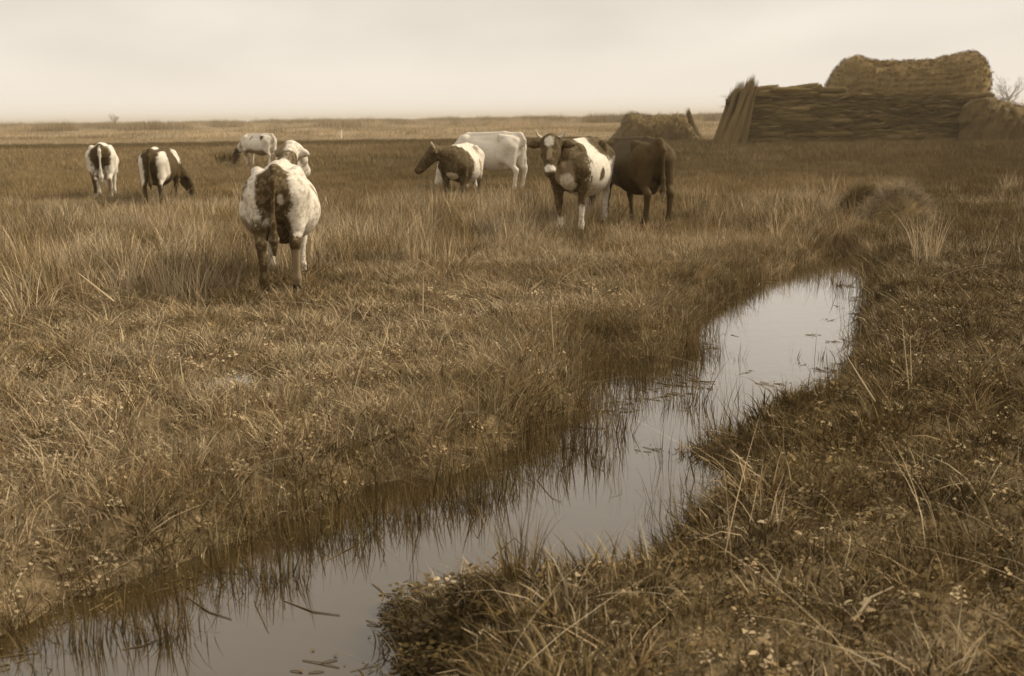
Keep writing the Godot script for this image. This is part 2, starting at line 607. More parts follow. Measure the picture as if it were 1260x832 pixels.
func make_vegetation() -> void:
	# short turf
	var turf := [tuft(24, 0.085, 0.03, 0.09, 0.006, 1.0, 0.6, 2, 0.45), tuft(20, 0.09, 0.04, 0.13, 0.0055, 1.2, 0.7, 3, 0.45), tuft(15, 0.08, 0.02, 0.07, 0.008, 1.5, 0.8, 2, 0.5)]
	var near := Layer.new(3)
	scatter(1.4, 14.0, 0.062, 0.62, func(x, z): return sd(x, z) > 0.03, func(x, z):
		var s := rng.randf_range(0.65, 1.35) * maxf(0.65, 1.0 + 0.8 * n_mid.get_noise_2d(x * 2.2, z * 2.2))
		near.put(rng.randi() % 3, spot(x, z, s, 0.2), jitter(plant_color(x, z), 0.25)))
	grow("grass", "short grazed turf covering both banks", "grass", turf, M.grass, near)
	var turf2 := [tuft(60, 0.22, 0.05, 0.16, 0.006, 0.9, 0.6, 2, 0.3), tuft(54, 0.24, 0.07, 0.22, 0.006, 0.8, 0.6, 2, 0.3)]
	var mid := Layer.new(2)
	scatter(13.5, 42.0, 0.21, 0.60, func(x, z): return sd(x, z) > 0.03, func(x, z):
		mid.put(rng.randi() % 2, spot(x, z, rng.randf_range(0.8, 1.4), 0.15), jitter(plant_color(x, z), 0.25)))
	grow("rough_grass", "rough pasture grass round the standing cows", "grass", turf2, M.grass, mid)
	var turf3 := [tuft(80, 0.55, 0.10, 0.30, 0.014, 0.7, 0.5, 2, 0.3), tuft(80, 0.6, 0.12, 0.4, 0.014, 0.7, 0.5, 2, 0.3)]
	var far := Layer.new(2)
	scatter(41.0, 125.0, 0.6, 0.56, func(x, z): return true, func(x, z):
		far.put(rng.randi() % 2, spot(x, z, rng.randf_range(0.7, 1.3), 0.1), jitter(plant_color(x, z), 0.22)))
	grow("marsh_grass", "dry marsh grass of the far pasture", "grass", turf3, M.grass, far)
	# rushes
	var rush := [tuft(22, 0.10, 0.22, 0.55, 0.008, 0.6, 0.35, 3, 0.5), tuft(18, 0.12, 0.18, 0.5, 0.008, 0.95, 0.5, 3, 0.5), tuft(8, 0.09, 0.4, 0.78, 0.009, 0.5, 0.25, 3, 0.5)]
	var rl := Layer.new(3)
	scatter(9.0, 26.0, 0.17, 0.60, func(x, z): return rng.randf() < rushes_at(x, z) * 0.75 and sd(x, z) > 0.1, func(x, z):
		var c := RUSH.lerp(STRAW, clampf(0.4 + n_mid.get_noise_2d(x * 0.9, z * 0.9) * 1.5, 0.0, 1.0))
		var k := 0 if rng.randf() < 0.5 else (1 if rng.randf() < 0.8 else 2)
		rl.put(k, spot(x, z, rng.randf_range(0.6, 1.1), 0.12), jitter(c, 0.4)))
	grow("rushes", "belt of tall dry rushes standing in front of the far cows", "rushes", rush, M.grass, rl)
	# sedge on the banks
	var sedge := [tuft(18, 0.07, 0.14, 0.34, 0.0045, 0.9, 0.7, 4, 0.35), tuft(14, 0.06, 0.12, 0.26, 0.005, 1.2, 0.9, 4, 0.35), tuft(5, 0.05, 0.25, 0.5, 0.0035, 0.8, 0.6, 5, 0.3)]
	var sl := Layer.new(3)
	scatter(2.0, 17.0, 0.085, 0.62, func(x, z):
		var s := sd(x, z)
		var side := bank_side(x, z)
		if s < -0.02 or s > 1.0: return false
		var p := 0.95 * (1.0 - smoothstep(0.2, 0.9, s)) + 0.35 * clampf(n_mid.get_noise_2d(x * 1.5 + 7.0, z * 1.5), 0.0, 1.0)
		return rng.randf() < p * (0.75 if side < 0.0 else 0.55), func(x, z):
		var c := plant_color(x, z).lerp(RUSH, 0.6)
		var k := 0 if rng.randf() < 0.6 else (1 if rng.randf() < 0.7 else 2)
		if bank_side(x, z) > 0.0 and sd(x, z) < 0.3 and rng.randf() < 0.3: k = 2
		var near_cam := clampf((-z - 2.0) / 3.0, 0.65, 1.0)
		if bank_side(x, z) > 0.0: near_cam *= 0.42 if k < 2 else 0.75
		sl.put(k, spot(x, z, rng.randf_range(0.6, 1.15) * near_cam, 0.25), jitter(c, 0.3)))
	grow("sedge", "drooping sedge fringing the edges of the dyke", "sedge", sedge, M.grass, sl)
	# coarse ungrazed clumps standing up out of the turf
	var coarse := [tuft(30, 0.07, 0.08, 0.22, 0.006, 1.1, 0.8, 3, 0.5), tuft(24, 0.06, 0.06, 0.17, 0.007, 1.4, 1.0, 3, 0.5)]
	var co := Layer.new(2)
	scatter(1.6, 16.0, 0.15, 0.62, func(x, z): return sd(x, z) > 0.02 and n_mid.get_noise_2d(x * 2.2, z * 2.2) + n_fine.get_noise_2d(x, z) * 0.4 > rng.randf_range(-0.05, 0.4), func(x, z):
		co.put(rng.randi() % 2, spot(x, z, rng.randf_range(0.7, 1.3), 0.25), jitter(plant_color(x, z), 0.3)))
	grow("grass_clumps", "coarse clumps of ungrazed grass scattered over the turf", "grass", coarse, M.grass, co)
	# leafy weeds
	var weed := [rosette(9, 0.05, 0.012, 0.03, 0.7, 0.6, 0.06), rosette(7, 0.04, 0.016, 0.042, 0.4, 0.7, 0.05), rosette(11, 0.07, 0.010, 0.024, 0.8, 0.5, 0.04)]
	var wl := Layer.new(3)
	scatter(1.4, 11.0, 0.075, 0.62, func(x, z):
		if sd(x, z) < 0.02: return false
		var p := 0.62 if bank_side(x, z) > 0.0 else 0.22 + 0.5 * clampf(n_mid.get_noise_2d(x + 30.0, z) * 1.6, 0.0, 1.0)
		return rng.randf() < p, func(x, z):
		var c := plant_color(x, z)
		wl.put(rng.randi() % 3, spot(x, z, rng.randf_range(0.6, 1.3), 0.3), jitter(c, 0.25)))
	grow("weeds", "low leafy weeds creeping through the turf of both banks", "weeds", weed, M.leaf, wl)
	# dead reed stubble standing in the margin on the left
	var stub := [tuft(9, 0.07, 0.12, 0.36, 0.006, 0.35, 0.2, 3, 0.4), tuft(7, 0.08, 0.06, 0.24, 0.006, 0.9, 0.6, 3, 0.4), tuft(7, 0.07, 0.25, 0.55, 0.005, 0.3, 0.3, 4, 0.4)]
	var st := Layer.new(3)
	scatter(3.2, 13.0, 0.075, 0.60, func(x, z):
		var s := sd(x, z)
		if s > 0.10 or s < -0.75: return false
		# the left margin only: nearer to the left bank than to the right one
		var side := bank_side(x, z)
		var belt := smoothstep(4.6, 5.6, -z) * (1.0 - smoothstep(8.6, 9.6, -z))
		var k := smoothstep(lerpf(-0.35, -0.75, belt), -0.05, s) * (1.0 if side < -0.15 else 0.10)
		k *= 0.3 + 0.9 * clampf(0.4 + n_mid.get_noise_2d(x * 1.6 + 12.0, z * 1.6) * 2.0, 0.0, 1.0)
		return rng.randf() < k * (0.6 + 0.5 * belt), func(x, z):
		var t := spot(x, z, rng.randf_range(0.55, 1.1), 0.2)
		t.origin.y = maxf(t.origin.y, WATER - 0.06)
		var k := rng.randi() % 2 if -z < 5.0 else rng.randi() % 3
		st.put(k, t, jitter(RUSH.lerp(WEED, rng.randf_range(0.0, 0.9)), 0.3)))
	for a in [[100, 800, 0.12, 8], [150, 772, 0.14, 10], [205, 785, 0.05, 12], [250, 736, 0.12, 12], [300, 712, 0.1, 10], [335, 718, 0.06, 16], [395, 672, 0.12, 20], [440, 650, 0.13, 20], [490, 640, 0.12, 16], [540, 628, 0.14, 18], [590, 618, 0.12, 16], [640, 598, 0.14, 22], [680, 572, 0.14, 22], [705, 552, 0.12, 20], [735, 530, 0.12, 20], [720, 500, 0.15, 20], [740, 470, 0.15, 20], [775, 470, 0.16, 18], [815, 468, 0.16, 14], [870, 440, 0.14, 10], [850, 500, 0.12, 14], [1035, 350, 0.2, 14], [990, 342, 0.2, 12]]:
		for i in int(a[3] * 1.7):
			var p := on_level(a[0], a[1], WATER)
			p += Vector3(rng.randfn(0.0, 1.0), 0, rng.randfn(0.0, 0.7)) * a[2]
			var t := spot(p.x, p.z, rng.randf_range(0.5, 1.1), 0.25)
			t.origin.y = maxf(t.origin.y, WATER - 0.05)
			st.put(rng.randi() % 2 if -p.z < 6.5 else rng.randi() % 3, t, jitter(RUSH.lerp(WEED, rng.randf_range(0.3, 1.0)), 0.3))
	grow("reed_stubble", "dead broken reeds standing in the shallow left margin of the water", "reeds", stub, M.grass, st)
	# long fallen straws lying across the turf
	var strand := [tuft(3, 0.06, 0.14, 0.32, 0.0032, 1.8, 1.6, 5, 0.3), tuft(4, 0.08, 0.10, 0.24, 0.0032, 1.5, 1.3, 5, 0.3), tuft(2, 0.05, 0.18, 0.36, 0.003, 0.8, 0.9, 5, 0.3)]
	var fl := Layer.new(3)
	scatter(1.6, 12.0, 0.16, 0.62, func(x, z): return sd(x, z) > 0.0 and rng.randf() < (0.6 if bank_side(x, z) < 0.0 else 0.3), func(x, z):
		var c := STRAW.lerp(field_color(x, z), rng.randf_range(0.2, 0.9))
		fl.put(rng.randi() % 3, spot(x, z, rng.randf_range(0.6, 1.2), 0.4), jitter(c, 0.25)))
	grow("fallen_straw", "thin pale straws lying across the turf of both banks", "straw", strand, M.grass, fl)
	# bits of dead reed and weed afloat
	var bit := []
	for i in 3:
		var g := Geo.new()
		for k in 4:
			var a := rng.randf() * TAU
			var p := Vector3(rng.randf_range(-0.08, 0.08), 0.002, rng.randf_range(-0.05, 0.05))
			var dv := Vector3(cos(a), 0, sin(a) * 0.6) * rng.randf_range(0.015, 0.07)
			g.tube([p - dv, p + Vector3(0, 0.002, 0.004), p + dv], [0.0015, 0.002, 0.0015], 4, Color.WHITE * rng.randf_range(0.6, 1.3))
		for k in 5:
			var a := rng.randf() * TAU
			g.leaf(Vector3(rng.randf_range(-0.08, 0.08), 0.003, rng.randf_range(-0.08, 0.08)), Vector3(cos(a), 0, sin(a)), Vector3.UP, 0.014, 0.009, Color.WHITE * rng.randf_range(0.7, 1.3))
		bit.append(g.mesh())
	var bl := Layer.new(3)
	scatter(3.3, 13.5, 0.12, 0.60, func(x, z):
		var s := sd(x, z)
		if s > -0.02: return false
		var k := 0.5 * (1.0 - smoothstep(0.05, 0.45, -s)) * (1.0 if bank_side(x, z) < 0.0 else 0.5)
		k = maxf(k, 0.75 * (1.0 - smoothstep(0.25, 0.75, absf(-z - 7.9))) * smoothstep(0.5, 1.2, x + 0.4))
		k *= clampf(0.5 + 1.5 * n_mid.get_noise_2d(x * 1.5, z * 3.0), 0.0, 1.0)
		return rng.randf() < k, func(x, z):
		var t := spot(x, z, rng.randf_range(0.6, 1.4), 0.0)
		t.origin.y = WATER
		bl.put(rng.randi() % 3, t, jitter(RUSH.lerp(WEED, rng.randf()), 0.3)))
	grow("floating_litter", "bits of dead reed and weed floating along the edges of the water", "litter", bit, M.stem, bl)
	# the dark leafy clump hanging over the water in the foreground
	var cress := rosette(150, 0.16, 0.008, 0.032, 0.85, 0.8)
	var c0 := on_level(525, 760, -0.2)
	var clump := thing("water_weed", c0, "dark round-leaved weed bush overhanging the water from the near bank", "weed")
	for a in [[500, 735, 0.7], [530, 755, 0.85], [505, 785, 0.75], [565, 735, 0.65], [545, 795, 0.9], [515, 815, 0.8], [485, 758, 0.5], [590, 745, 0.7], [575, 775, 0.8], [615, 735, 0.55], [600, 790, 0.7], [640, 740, 0.5], [560, 825, 0.7], [478, 740, 0.4]]:
		var p := on_level(a[0], a[1], -0.2)
		var o := mesh_node("leafy_shoot", cress, M.cress if M.has("cress") else make_cress(), clump)
		o.position = Vector3(p.x, maxf(height(p.x, p.z), WATER) - 0.02, p.z) - c0
		o.rotation.y = rng.randf() * TAU
		o.scale = Vector3(1.3, 1.0, 1.3) * a[2]

func make_cress() -> StandardMaterial3D:
	M.cress = plain(0.55, 0.3)
	M.cress.albedo_color = (WEED * 0.8).linear_to_srgb()
	return M.cress

func make_far_reeds() -> void:
	var reed := [tuft(110, 1.3, 0.9, 2.3, 0.05, 0.12, 0.1, 2, 0.25), tuft(110, 1.4, 0.7, 1.9, 0.06, 0.15, 0.1, 2, 0.25), tuft(120, 1.6, 0.2, 0.7, 0.05, 0.5, 0.3, 2, 0.25)]
	var lay := Layer.new(3)
	scatter(122.0, 470.0, 2.1, 0.54, func(x, z): return true, func(x, z):
		var d: float = -z
		var k := n_low.get_noise_2d(x * 0.16, z * 0.12 + 40.0)
		var b := n_low.get_noise_2d(x * 0.5, z * 0.3)
		var c := field_color(x, z)
		var tall := smoothstep(-0.1, 0.15, k + smoothstep(180.0, 330.0, d) - 0.55)
		c = c.lerp(STRAW.lerp(RUSH, clampf(0.4 + b * 1.4, 0.0, 1.0)), 0.7)
		if tall > 0.5:
			lay.put(rng.randi() % 2, spot(x, z, rng.randf_range(0.7, 1.15) * (0.7 + 0.35 * tall + 0.6 * clampf(b, -0.3, 0.6)), 0.05), jitter(c, 0.15))
		else:
			lay.put(2, spot(x, z, rng.randf_range(0.8, 1.3), 0.05), jitter(c, 0.15)))
	grow("reedbed", "pale reedbeds massed along the horizon", "reeds", reed, M.grass, lay)

# ------------------------------------------------------------------ stacks
func bundle_mesh(length: float, r: float, seed_: int) -> ArrayMesh:
	# a bound bundle of reed lying along x, ragged at both ends
	var g := Geo.new()
	var q := RandomNumberGenerator.new()
	q.seed = seed_
	var sides := 12
	var rings := 9
	var wob := PackedFloat32Array()
	for s in sides: wob.append(q.randf_range(0.88, 1.12))
	for i in rings:
		var t := float(i) / (rings - 1)
		var rr := r * (0.93 + 0.07 * absf(sin(t * TAU * 1.0))) * (0.93 if i == 0 or i == rings - 1 else 1.0)
		for s in sides:
			var a := TAU * s / sides
			var k := rr * wob[s] * q.randf_range(0.95, 1.05)
			g.v.append(Vector3((t - 0.5) * length + q.randf_range(-0.03, 0.03), sin(a) * k * 0.9, cos(a) * k))
			g.n.append(Vector3(0, sin(a), cos(a)))
			var c := q.randf_range(0.75, 1.2)
			g.c.append(Color(c, c, c))
	for i in rings - 1:
		for s in sides:
			var j := i * sides + s
			var j2 := i * sides + (s + 1) % sides
			g.ix.append_array([j, j2, j2 + sides, j, j2 + sides, j + sides])
	for e in [0, rings - 1]:
		for s in range(1, sides - 1):
			g.ix.append_array([e * sides, e * sides + s, e * sides + s + 1])
	for i in 70:
		var a := q.randf() * TAU
		var k := r * sqrt(q.randf()) * 0.95
		var dir := -1.0 if q.randf() < 0.5 else 1.0
		var p := Vector3(dir * length * 0.47, sin(a) * k * 0.9, cos(a) * k)
		var e := p + Vector3(dir * q.randf_range(0.05, 0.3), q.randf_range(-0.1, 0.05), q.randf_range(-0.05, 0.08))
		var c := q.randf_range(0.8, 1.4)
		var w := Vector3(0, 0.012, 0)
		g.quad(p - w, p + w, e + w * 0.4, e - w * 0.4, Vector3(0, 0.3, 0.95), Color(c, c, c))
	for i in 150:
		var a := q.randf_range(-0.4, PI + 0.4)
		var x := q.randf_range(-0.5, 0.4) * length
		var k := r * 1.02
		var p := Vector3(x, sin(a) * k * 0.92, cos(a) * k)
		var e := p + Vector3(q.randf_range(0.2, 0.5), q.randf_range(-0.04, 0.04), q.randf_range(-0.02, 0.05))
		var c := q.randf_range(0.7, 1.6)
		var w := Vector3(0, 0.012, 0)
		g.quad(p - w, p + w, e + w, e - w, Vector3(0, sin(a), cos(a)), Color(c, c, c))
	return g.mesh()

func sheaf_mesh(h: float, r: float, seed_: int) -> ArrayMesh:
	# an upright sheaf: spread foot, waist bound, ragged feathery top
	var g := Geo.new()
	var q := RandomNumberGenerator.new()
	q.seed = seed_
	var pts := []
	var rad := []
	for i in 7:
		var t := i / 6.0
		pts.append(Vector3(0, t * h * 0.9, 0))
		rad.append(r * lerpf(1.0, 0.42, smoothstep(0.0, 0.75, t)) * (1.0 + 0.15 * smoothstep(0.75, 1.0, t)))
	g.tube(pts, rad, 9, Color(0.9, 0.9, 0.9))
	for i in 420:
		var a := q.randf() * TAU
		var t0 := q.randf_range(0.0, 0.7)
		var r0 := r * lerpf(1.0, 0.42, smoothstep(0.0, 0.75, t0)) * 1.03
		var t1 := minf(t0 + q.randf_range(0.25, 0.5), q.randf_range(0.86, 1.06))
		var r1 := r * lerpf(1.0, 0.42, smoothstep(0.0, 0.75, t1)) * q.randf_range(1.0, 1.2)
		var o := Vector3(cos(a), 0, sin(a))
		var s := Vector3(-sin(a), 0, cos(a)) * 0.02
		var c := q.randf_range(0.5, 2.0)
		g.quad(o * r0 + Vector3.UP * t0 * h - s, o * r0 + Vector3.UP * t0 * h + s, o * r1 + Vector3.UP * t1 * h + s * 0.4, o * r1 + Vector3.UP * t1 * h - s * 0.4, o, Color(c, c, c))
	return g.mesh()

# a lumpy heap over an outline of heights along x; depth along z
func heap_mesh(profile: Array, depth: float, seed_: int, foot := 0.0, lump := 0.12) -> ArrayMesh:
	var g := Geo.new()
	var nz := FastNoiseLite.new()
	nz.seed = seed_
	nz.frequency = 0.9
	nz.fractal_octaves = 4
	var x0: float = profile[0][0]
	var x1: float = profile[profile.size() - 1][0]
	var nx := 70
	var na := 26
	for i in nx + 1:
		var t := float(i) / nx
		var x := lerpf(x0, x1, t)
		var h := 0.0
		for k in profile.size() - 1:
			if x >= profile[k][0] - 1e-5 and x <= profile[k + 1][0] + 1e-5:
				h = lerpf(profile[k][1], profile[k + 1][1], (x - profile[k][0]) / maxf(1e-4, profile[k + 1][0] - profile[k][0]))
		for j in na + 1:
			var a := PI * j / na
			# a rounded block: upright sides, domed top
			var cz := signf(cos(a)) * pow(absf(cos(a)), 0.62)
			var cy := pow(maxf(sin(a), 0.0), 0.55)
			var endk := pow(maxf(0.0, 1.0 - pow(absf(t * 2.0 - 1.0), 5.0)), 0.5)
			var p := Vector3(x, foot + (h - foot) * cy, cz * depth * 0.5 * (0.35 + 0.65 * endk))
			var e := nz.get_noise_3d(p.x, p.y * 1.6, p.z + 10.0) * lump * 2.0
			p += Vector3(e * 0.6, e * cy * 0.7, signf(cz) * absf(e) * 0.8)
			g.v.append(p)
			var c := 1.0 + nz.get_noise_3d(p.x * 3.0, p.y * 3.0, p.z * 3.0) * 0.35
			g.c.append(Color(c, c, c))
	g.n.resize(g.v.size())
	var w := na + 1
	for i in nx + 1:
		for j in w:
			var k := i * w + j
			var a := g.v[k + w] - g.v[k] if i < nx else g.v[k] - g.v[k - w]
			var b := g.v[k + 1] - g.v[k] if j < na else g.v[k] - g.v[k - 1]
			var nn := b.cross(a).normalized()
			if nn.dot(g.v[k] - Vector3(g.v[k].x, foot + 0.3, 0)) < 0.0: nn = -nn
			g.n[k] = nn
			if i < nx and j < na:
				g.ix.append_array([k, k + w, k + w + 1, k, k + w + 1, k + 1])
	return g.mesh()

# loose straw hanging on a heap's surface
func straw_on(o: MeshInstance3D, count: int, col: Color, len_ := 0.5) -> void:
	var a := o.mesh.surface_get_arrays(0)
	var vv: PackedVector3Array = a[Mesh.ARRAY_VERTEX]
	var nn: PackedVector3Array = a[Mesh.ARRAY_NORMAL]
	var g := Geo.new()
	for i in 5:
		g.blade(Vector3(rng.randf_range(-0.1, 0.1), 0, rng.randf_range(-0.1, 0.1)), Vector3(rng.randf_range(-1, 1), 0, rng.randf_range(-1, 1)), len_ * rng.randf_range(0.5, 1.0), 0.016, 0.3, 2, rng.randf() * TAU, Color.WHITE * rng.randf_range(0.85, 1.15))
	var m := g.mesh()
	var xf := []
	var cols := PackedColorArray()
	for i in count:
		var k := rng.randi() % vv.size()
		# straw lies down the slope
		var down := (Vector3.DOWN - nn[k] * nn[k].dot(Vector3.DOWN))
		down = (down + Vector3(rng.randf_range(-0.5, 0.5), rng.randf_range(-0.2, 0.2), rng.randf_range(-0.3, 0.3)) + nn[k] * 0.25).normalized()
		var sx := down.cross(Vector3(0.3, 0.2, 0.9)).normalized()
		xf.append(Transform3D(Basis(sx, down, sx.cross(down)).scaled_local(Vector3.ONE * rng.randf_range(0.6, 1.3)), vv[k] + Vector3(rng.randf_range(-0.08, 0.08), rng.randf_range(-0.04, 0.04), rng.randf_range(-0.05, 0.05))))
		cols.append(jitter(col, 0.14))
	multi("straw", m, M.hay, xf, cols, o)

func tinted(c: Color) -> StandardMaterial3D:
	var m := plain(0.9)
	m.albedo_color = c.linear_to_srgb()
	return m

func make_stacks() -> void:
	var z := -64.0
	var o0 := at_depth(905, 178, z)
	var px := at_depth(906, 178, z).x - o0.x        # metres to a pixel at the stack
	var xat := func(p): return at_depth(p, 160, z).x
	var hat := func(p, q): return at_depth(p, q, z).y
	var tones := [Color(0.17, 0.118, 0.044), Color(0.19, 0.134, 0.054), Color(0.25, 0.18, 0.08), Color(0.15, 0.103, 0.037)]
	var mats := []
	for c in tones: mats.append(tinted(c))
	# the long pile of reed bundles
	var xl: float = xat.call(903)
	var xr: float = xat.call(1186)
	var pile := thing("reed_pile", Vector3(xl, 0, z), "long dark pile of reed bundles laid flat in courses", "reed pile")
	var kinds := []
	for i in 4: kinds.append(bundle_mesh(2.5, 0.185, 100 + i))
	var top := 3.1
	var courses := 15
	var core := Geo.new()
	var lx := xr - xl
	for f in [[Vector3(0.3, 0, -0.35), Vector3(lx - 0.3, 0, -0.35), Vector3(lx - 0.3, top - 0.95, -0.6), Vector3(0.3, top - 0.95, -0.6), Vector3(0, 0, 1)], [Vector3(0.3, top - 0.95, -0.6), Vector3(lx - 0.3, top - 0.95, -0.6), Vector3(lx - 0.3, top - 0.95, -3.2), Vector3(0.3, top - 0.95, -3.2), Vector3(0, 1, 0)], [Vector3(0.3, 0, -3.2), Vector3(0.3, top - 0.95, -3.2), Vector3(0.3, top - 0.95, -0.6), Vector3(0.3, 0, -0.35), Vector3(-1, 0, 0)], [Vector3(lx - 0.3, 0, -0.35), Vector3(lx - 0.3, top - 0.95, -0.6), Vector3(lx - 0.3, top - 0.95, -3.2), Vector3(lx - 0.3, 0, -3.2), Vector3(1, 0, 0)]]:
		core.quad(f[0], f[1], f[2], f[3], f[4], Color.WHITE)
	mesh_node("core", core.mesh(), mats[1], pile)
	for c in courses:
		var x := rng.randf_range(-0.1, 0.9)
		var y := 0.15 + c * (top - 0.3) / (courses - 1)
		while x < lx:
			var rows := 1 if c < courses - 1 else 4
			for k in rows:
				var b := mesh_node("reed_bundle", kinds[rng.randi() % 4], mats[[0, 0, 1, 3, 3, 0, 1, 3, 0, 0, 3, 2][rng.randi() % 12]], pile)
				b.position = Vector3(x + 0.9, y + rng.randf_range(-0.06, 0.06) - 0.1 * k * float(c == courses - 1) + (0.10 * sin(x * 0.5) - 0.45 * smoothstep(4.0, 8.0, x)) * c / courses, -0.1 - c * 0.05 - k * 0.62 + rng.randf_range(-0.07, 0.09))
				b.rotation = Vector3(rng.randf() * TAU, rng.randf_range(-0.07, 0.07), rng.randf_range(-0.06, 0.06))
				b.scale = Vector3(rng.randf_range(0.85, 1.05), 1, 1)
			x += rng.randf_range(1.9, 2.3)
	# loose reed straggling out of the pile's face
	var wisp := Geo.new()
	for i in 4: wisp.blade(Vector3(rng.randf_range(-0.1, 0.1), rng.randf_range(0, 0.3), rng.randf_range(-0.05, 0.05)), Vector3(rng.randf_range(-0.3, 0.3), 0, rng.randf_range(-0.3, 0.3)), rng.randf_range(0.4, 0.9), 0.022, 0.15, 2, rng.randf() * TAU, Color.WHITE * rng.randf_range(0.6, 1.4))
	var wx := []
	var wc := PackedColorArray()
	for i in 1800:
		var wy := rng.randf_range(0.05, top)
		var b := Basis(Vector3(0, 0, 1), (PI / 2 if rng.randf() < 0.5 else -PI / 2) + rng.randf_range(-0.25, 0.25)) * Basis(Vector3.UP, rng.randf() * TAU)
		wx.append(Transform3D(b, Vector3(rng.randf_range(0.0, lx), wy - 0.45 * smoothstep(4.0, 8.0, 6.0) * wy / top, 0.12 - wy * 0.22 + rng.randf_range(-0.05, 0.08))))
		wc.append(jitter(tones[rng.randi() % 4], 0.4))
	multi("loose_reed", wisp.mesh(), M.hay, wx, wc, pile)
	# sheaves stood on end against the left end of the pile
	var stook := thing("sheaf_stook", Vector3(xl, 0, z), "upright reed sheaves leaning on the left end of the reed pile", "sheaves")
	var sheaf := [sheaf_mesh(4.1, 0.5, 5), sheaf_mesh(3.8, 0.42, 6), sheaf_mesh(4.4, 0.46, 7)]
	for i in 15:
		var b := mesh_node("sheaf", sheaf[i % 3], mats[[2, 1, 2, 2, 1][i % 5]], stook)
		var u := (i % 5) / 4.0
		b.position = Vector3(lerpf(-0.75, 0.25, u) + rng.randf_range(-0.1, 0.1), -0.05, 0.45 - (i / 5) * 0.75 + rng.randf_range(-0.15, 0.15))
		b.rotation = Vector3(rng.randf_range(-0.12, 0.0), 0, lerpf(-0.33, -0.22, u) + rng.randf_range(-0.06, 0.06))
		b.scale = Vector3(0.62, rng.randf_range(0.82, 0.98), 0.62)
	# loose sheaves lying along the top
	for a in [[932, 110, 1.0, 0.10], [962, 112, 1.0, 0.06], [985, 108, 0.9, 0.13], [1008, 108, 0.25, 0.3]]:
		var b := mesh_node("loose_bundle", kinds[0], mats[0])
		b.position = Vector3(xat.call(a[0]), hat.call(a[0], a[1]) - 0.05, z - 0.9)
		b.rotation = Vector3(0, 0.1, a[3])
		b.scale = Vector3(a[2], 1.1, 1.1)
		if a[2] < 0.5: tag(b, "short stub of a reed bundle on the pile beside the haystack", "reed bundle", "loose bundles on the pile")
		else: tag(b, "loose reed bundle lying along the top of the reed pile", "reed bundle", "loose bundles on the pile")
	# the haystack
	var prof := []
	for a in [[1016, 122], [1020, 105], [1028, 88], [1040, 73], [1048, 69], [1060, 74], [1085, 77], [1120, 76], [1150, 73], [1168, 67], [1185, 65], [1196, 70], [1204, 80], [1207, 100], [1205, 122]]:
		prof.append([at_depth(a[0], 160, z - 3.3).x, at_depth(a[0], a[1], z - 3.3).y])
	prof.sort_custom(func(p, q): return p[0] < q[0])
	var hx: float = prof[0][0]
	for p in prof: p[0] -= hx
	var hay := mesh_node("haystack", heap_mesh(prof, 4.6, 3, 1.6), tinted(Color(0.25, 0.176, 0.077)))
	hay.position = Vector3(hx, 0, z - 3.3)
	tag(hay, "big round-shouldered haystack rising behind the reed pile", "haystack")
	straw_on(hay, 7000, Color(0.25, 0.176, 0.077), 0.2)
	# the slumped heap at the right end
	prof = []
	for a in [[1176, 150], [1186, 128], [1200, 117], [1214, 119], [1226, 123], [1240, 124], [1262, 132], [1300, 146], [1335, 172]]:
		prof.append([xat.call(a[0]), maxf(0.3, hat.call(a[0], a[1]))])
	hx = prof[0][0]
	for p in prof: p[0] -= hx
	var slump := mesh_node("straw_heap", heap_mesh(prof, 4.0, 8, 0.0, 0.18), tinted(Color(0.16, 0.11, 0.046)))
	slump.position = Vector3(hx, -0.1, z - 0.3)
	tag(slump, "slumped heap of loose reed straw at the right end of the pile", "straw heap")
	straw_on(slump, 2000, Color(0.17, 0.122, 0.062), 0.4)
	# the low heap beyond the dark cow
	var z2 := -74.0
	prof = []
	for a in [[752, 172], [762, 158], [770, 142], [777, 137], [786, 141], [800, 143], [815, 141], [830, 140], [842, 143], [852, 158], [862, 172]]:
		prof.append([at_depth(a[0], 160, z2).x, maxf(0.15, at_depth(a[0], a[1], z2).y)])
	hx = prof[0][0]
	for p in prof: p[0] -= hx
	var low := mesh_node("reed_heap", heap_mesh(prof, 3.0, 12, 0.0, 0.16), tinted(Color(0.17, 0.118, 0.05)))
	low.position = Vector3(hx, -0.05, z2)
	tag(low, "low ragged heap of reed beyond the dark cow", "reed heap")
	straw_on(low, 1000, Color(0.18, 0.13, 0.066), 0.4)
	var lean := mesh_node("leaning_sheaf", sheaf[1], mats[1])
	lean.position = Vector3(at_depth(856, 160, z2).x, 0, z2 + 0.9)
	lean.rotation = Vector3(-0.1, 0, 0.30)
	lean.scale = Vector3(0.8, 0.6, 0.8)
	tag(lean, "thin reed sheaf leaning on the right end of the low heap", "sheaf")

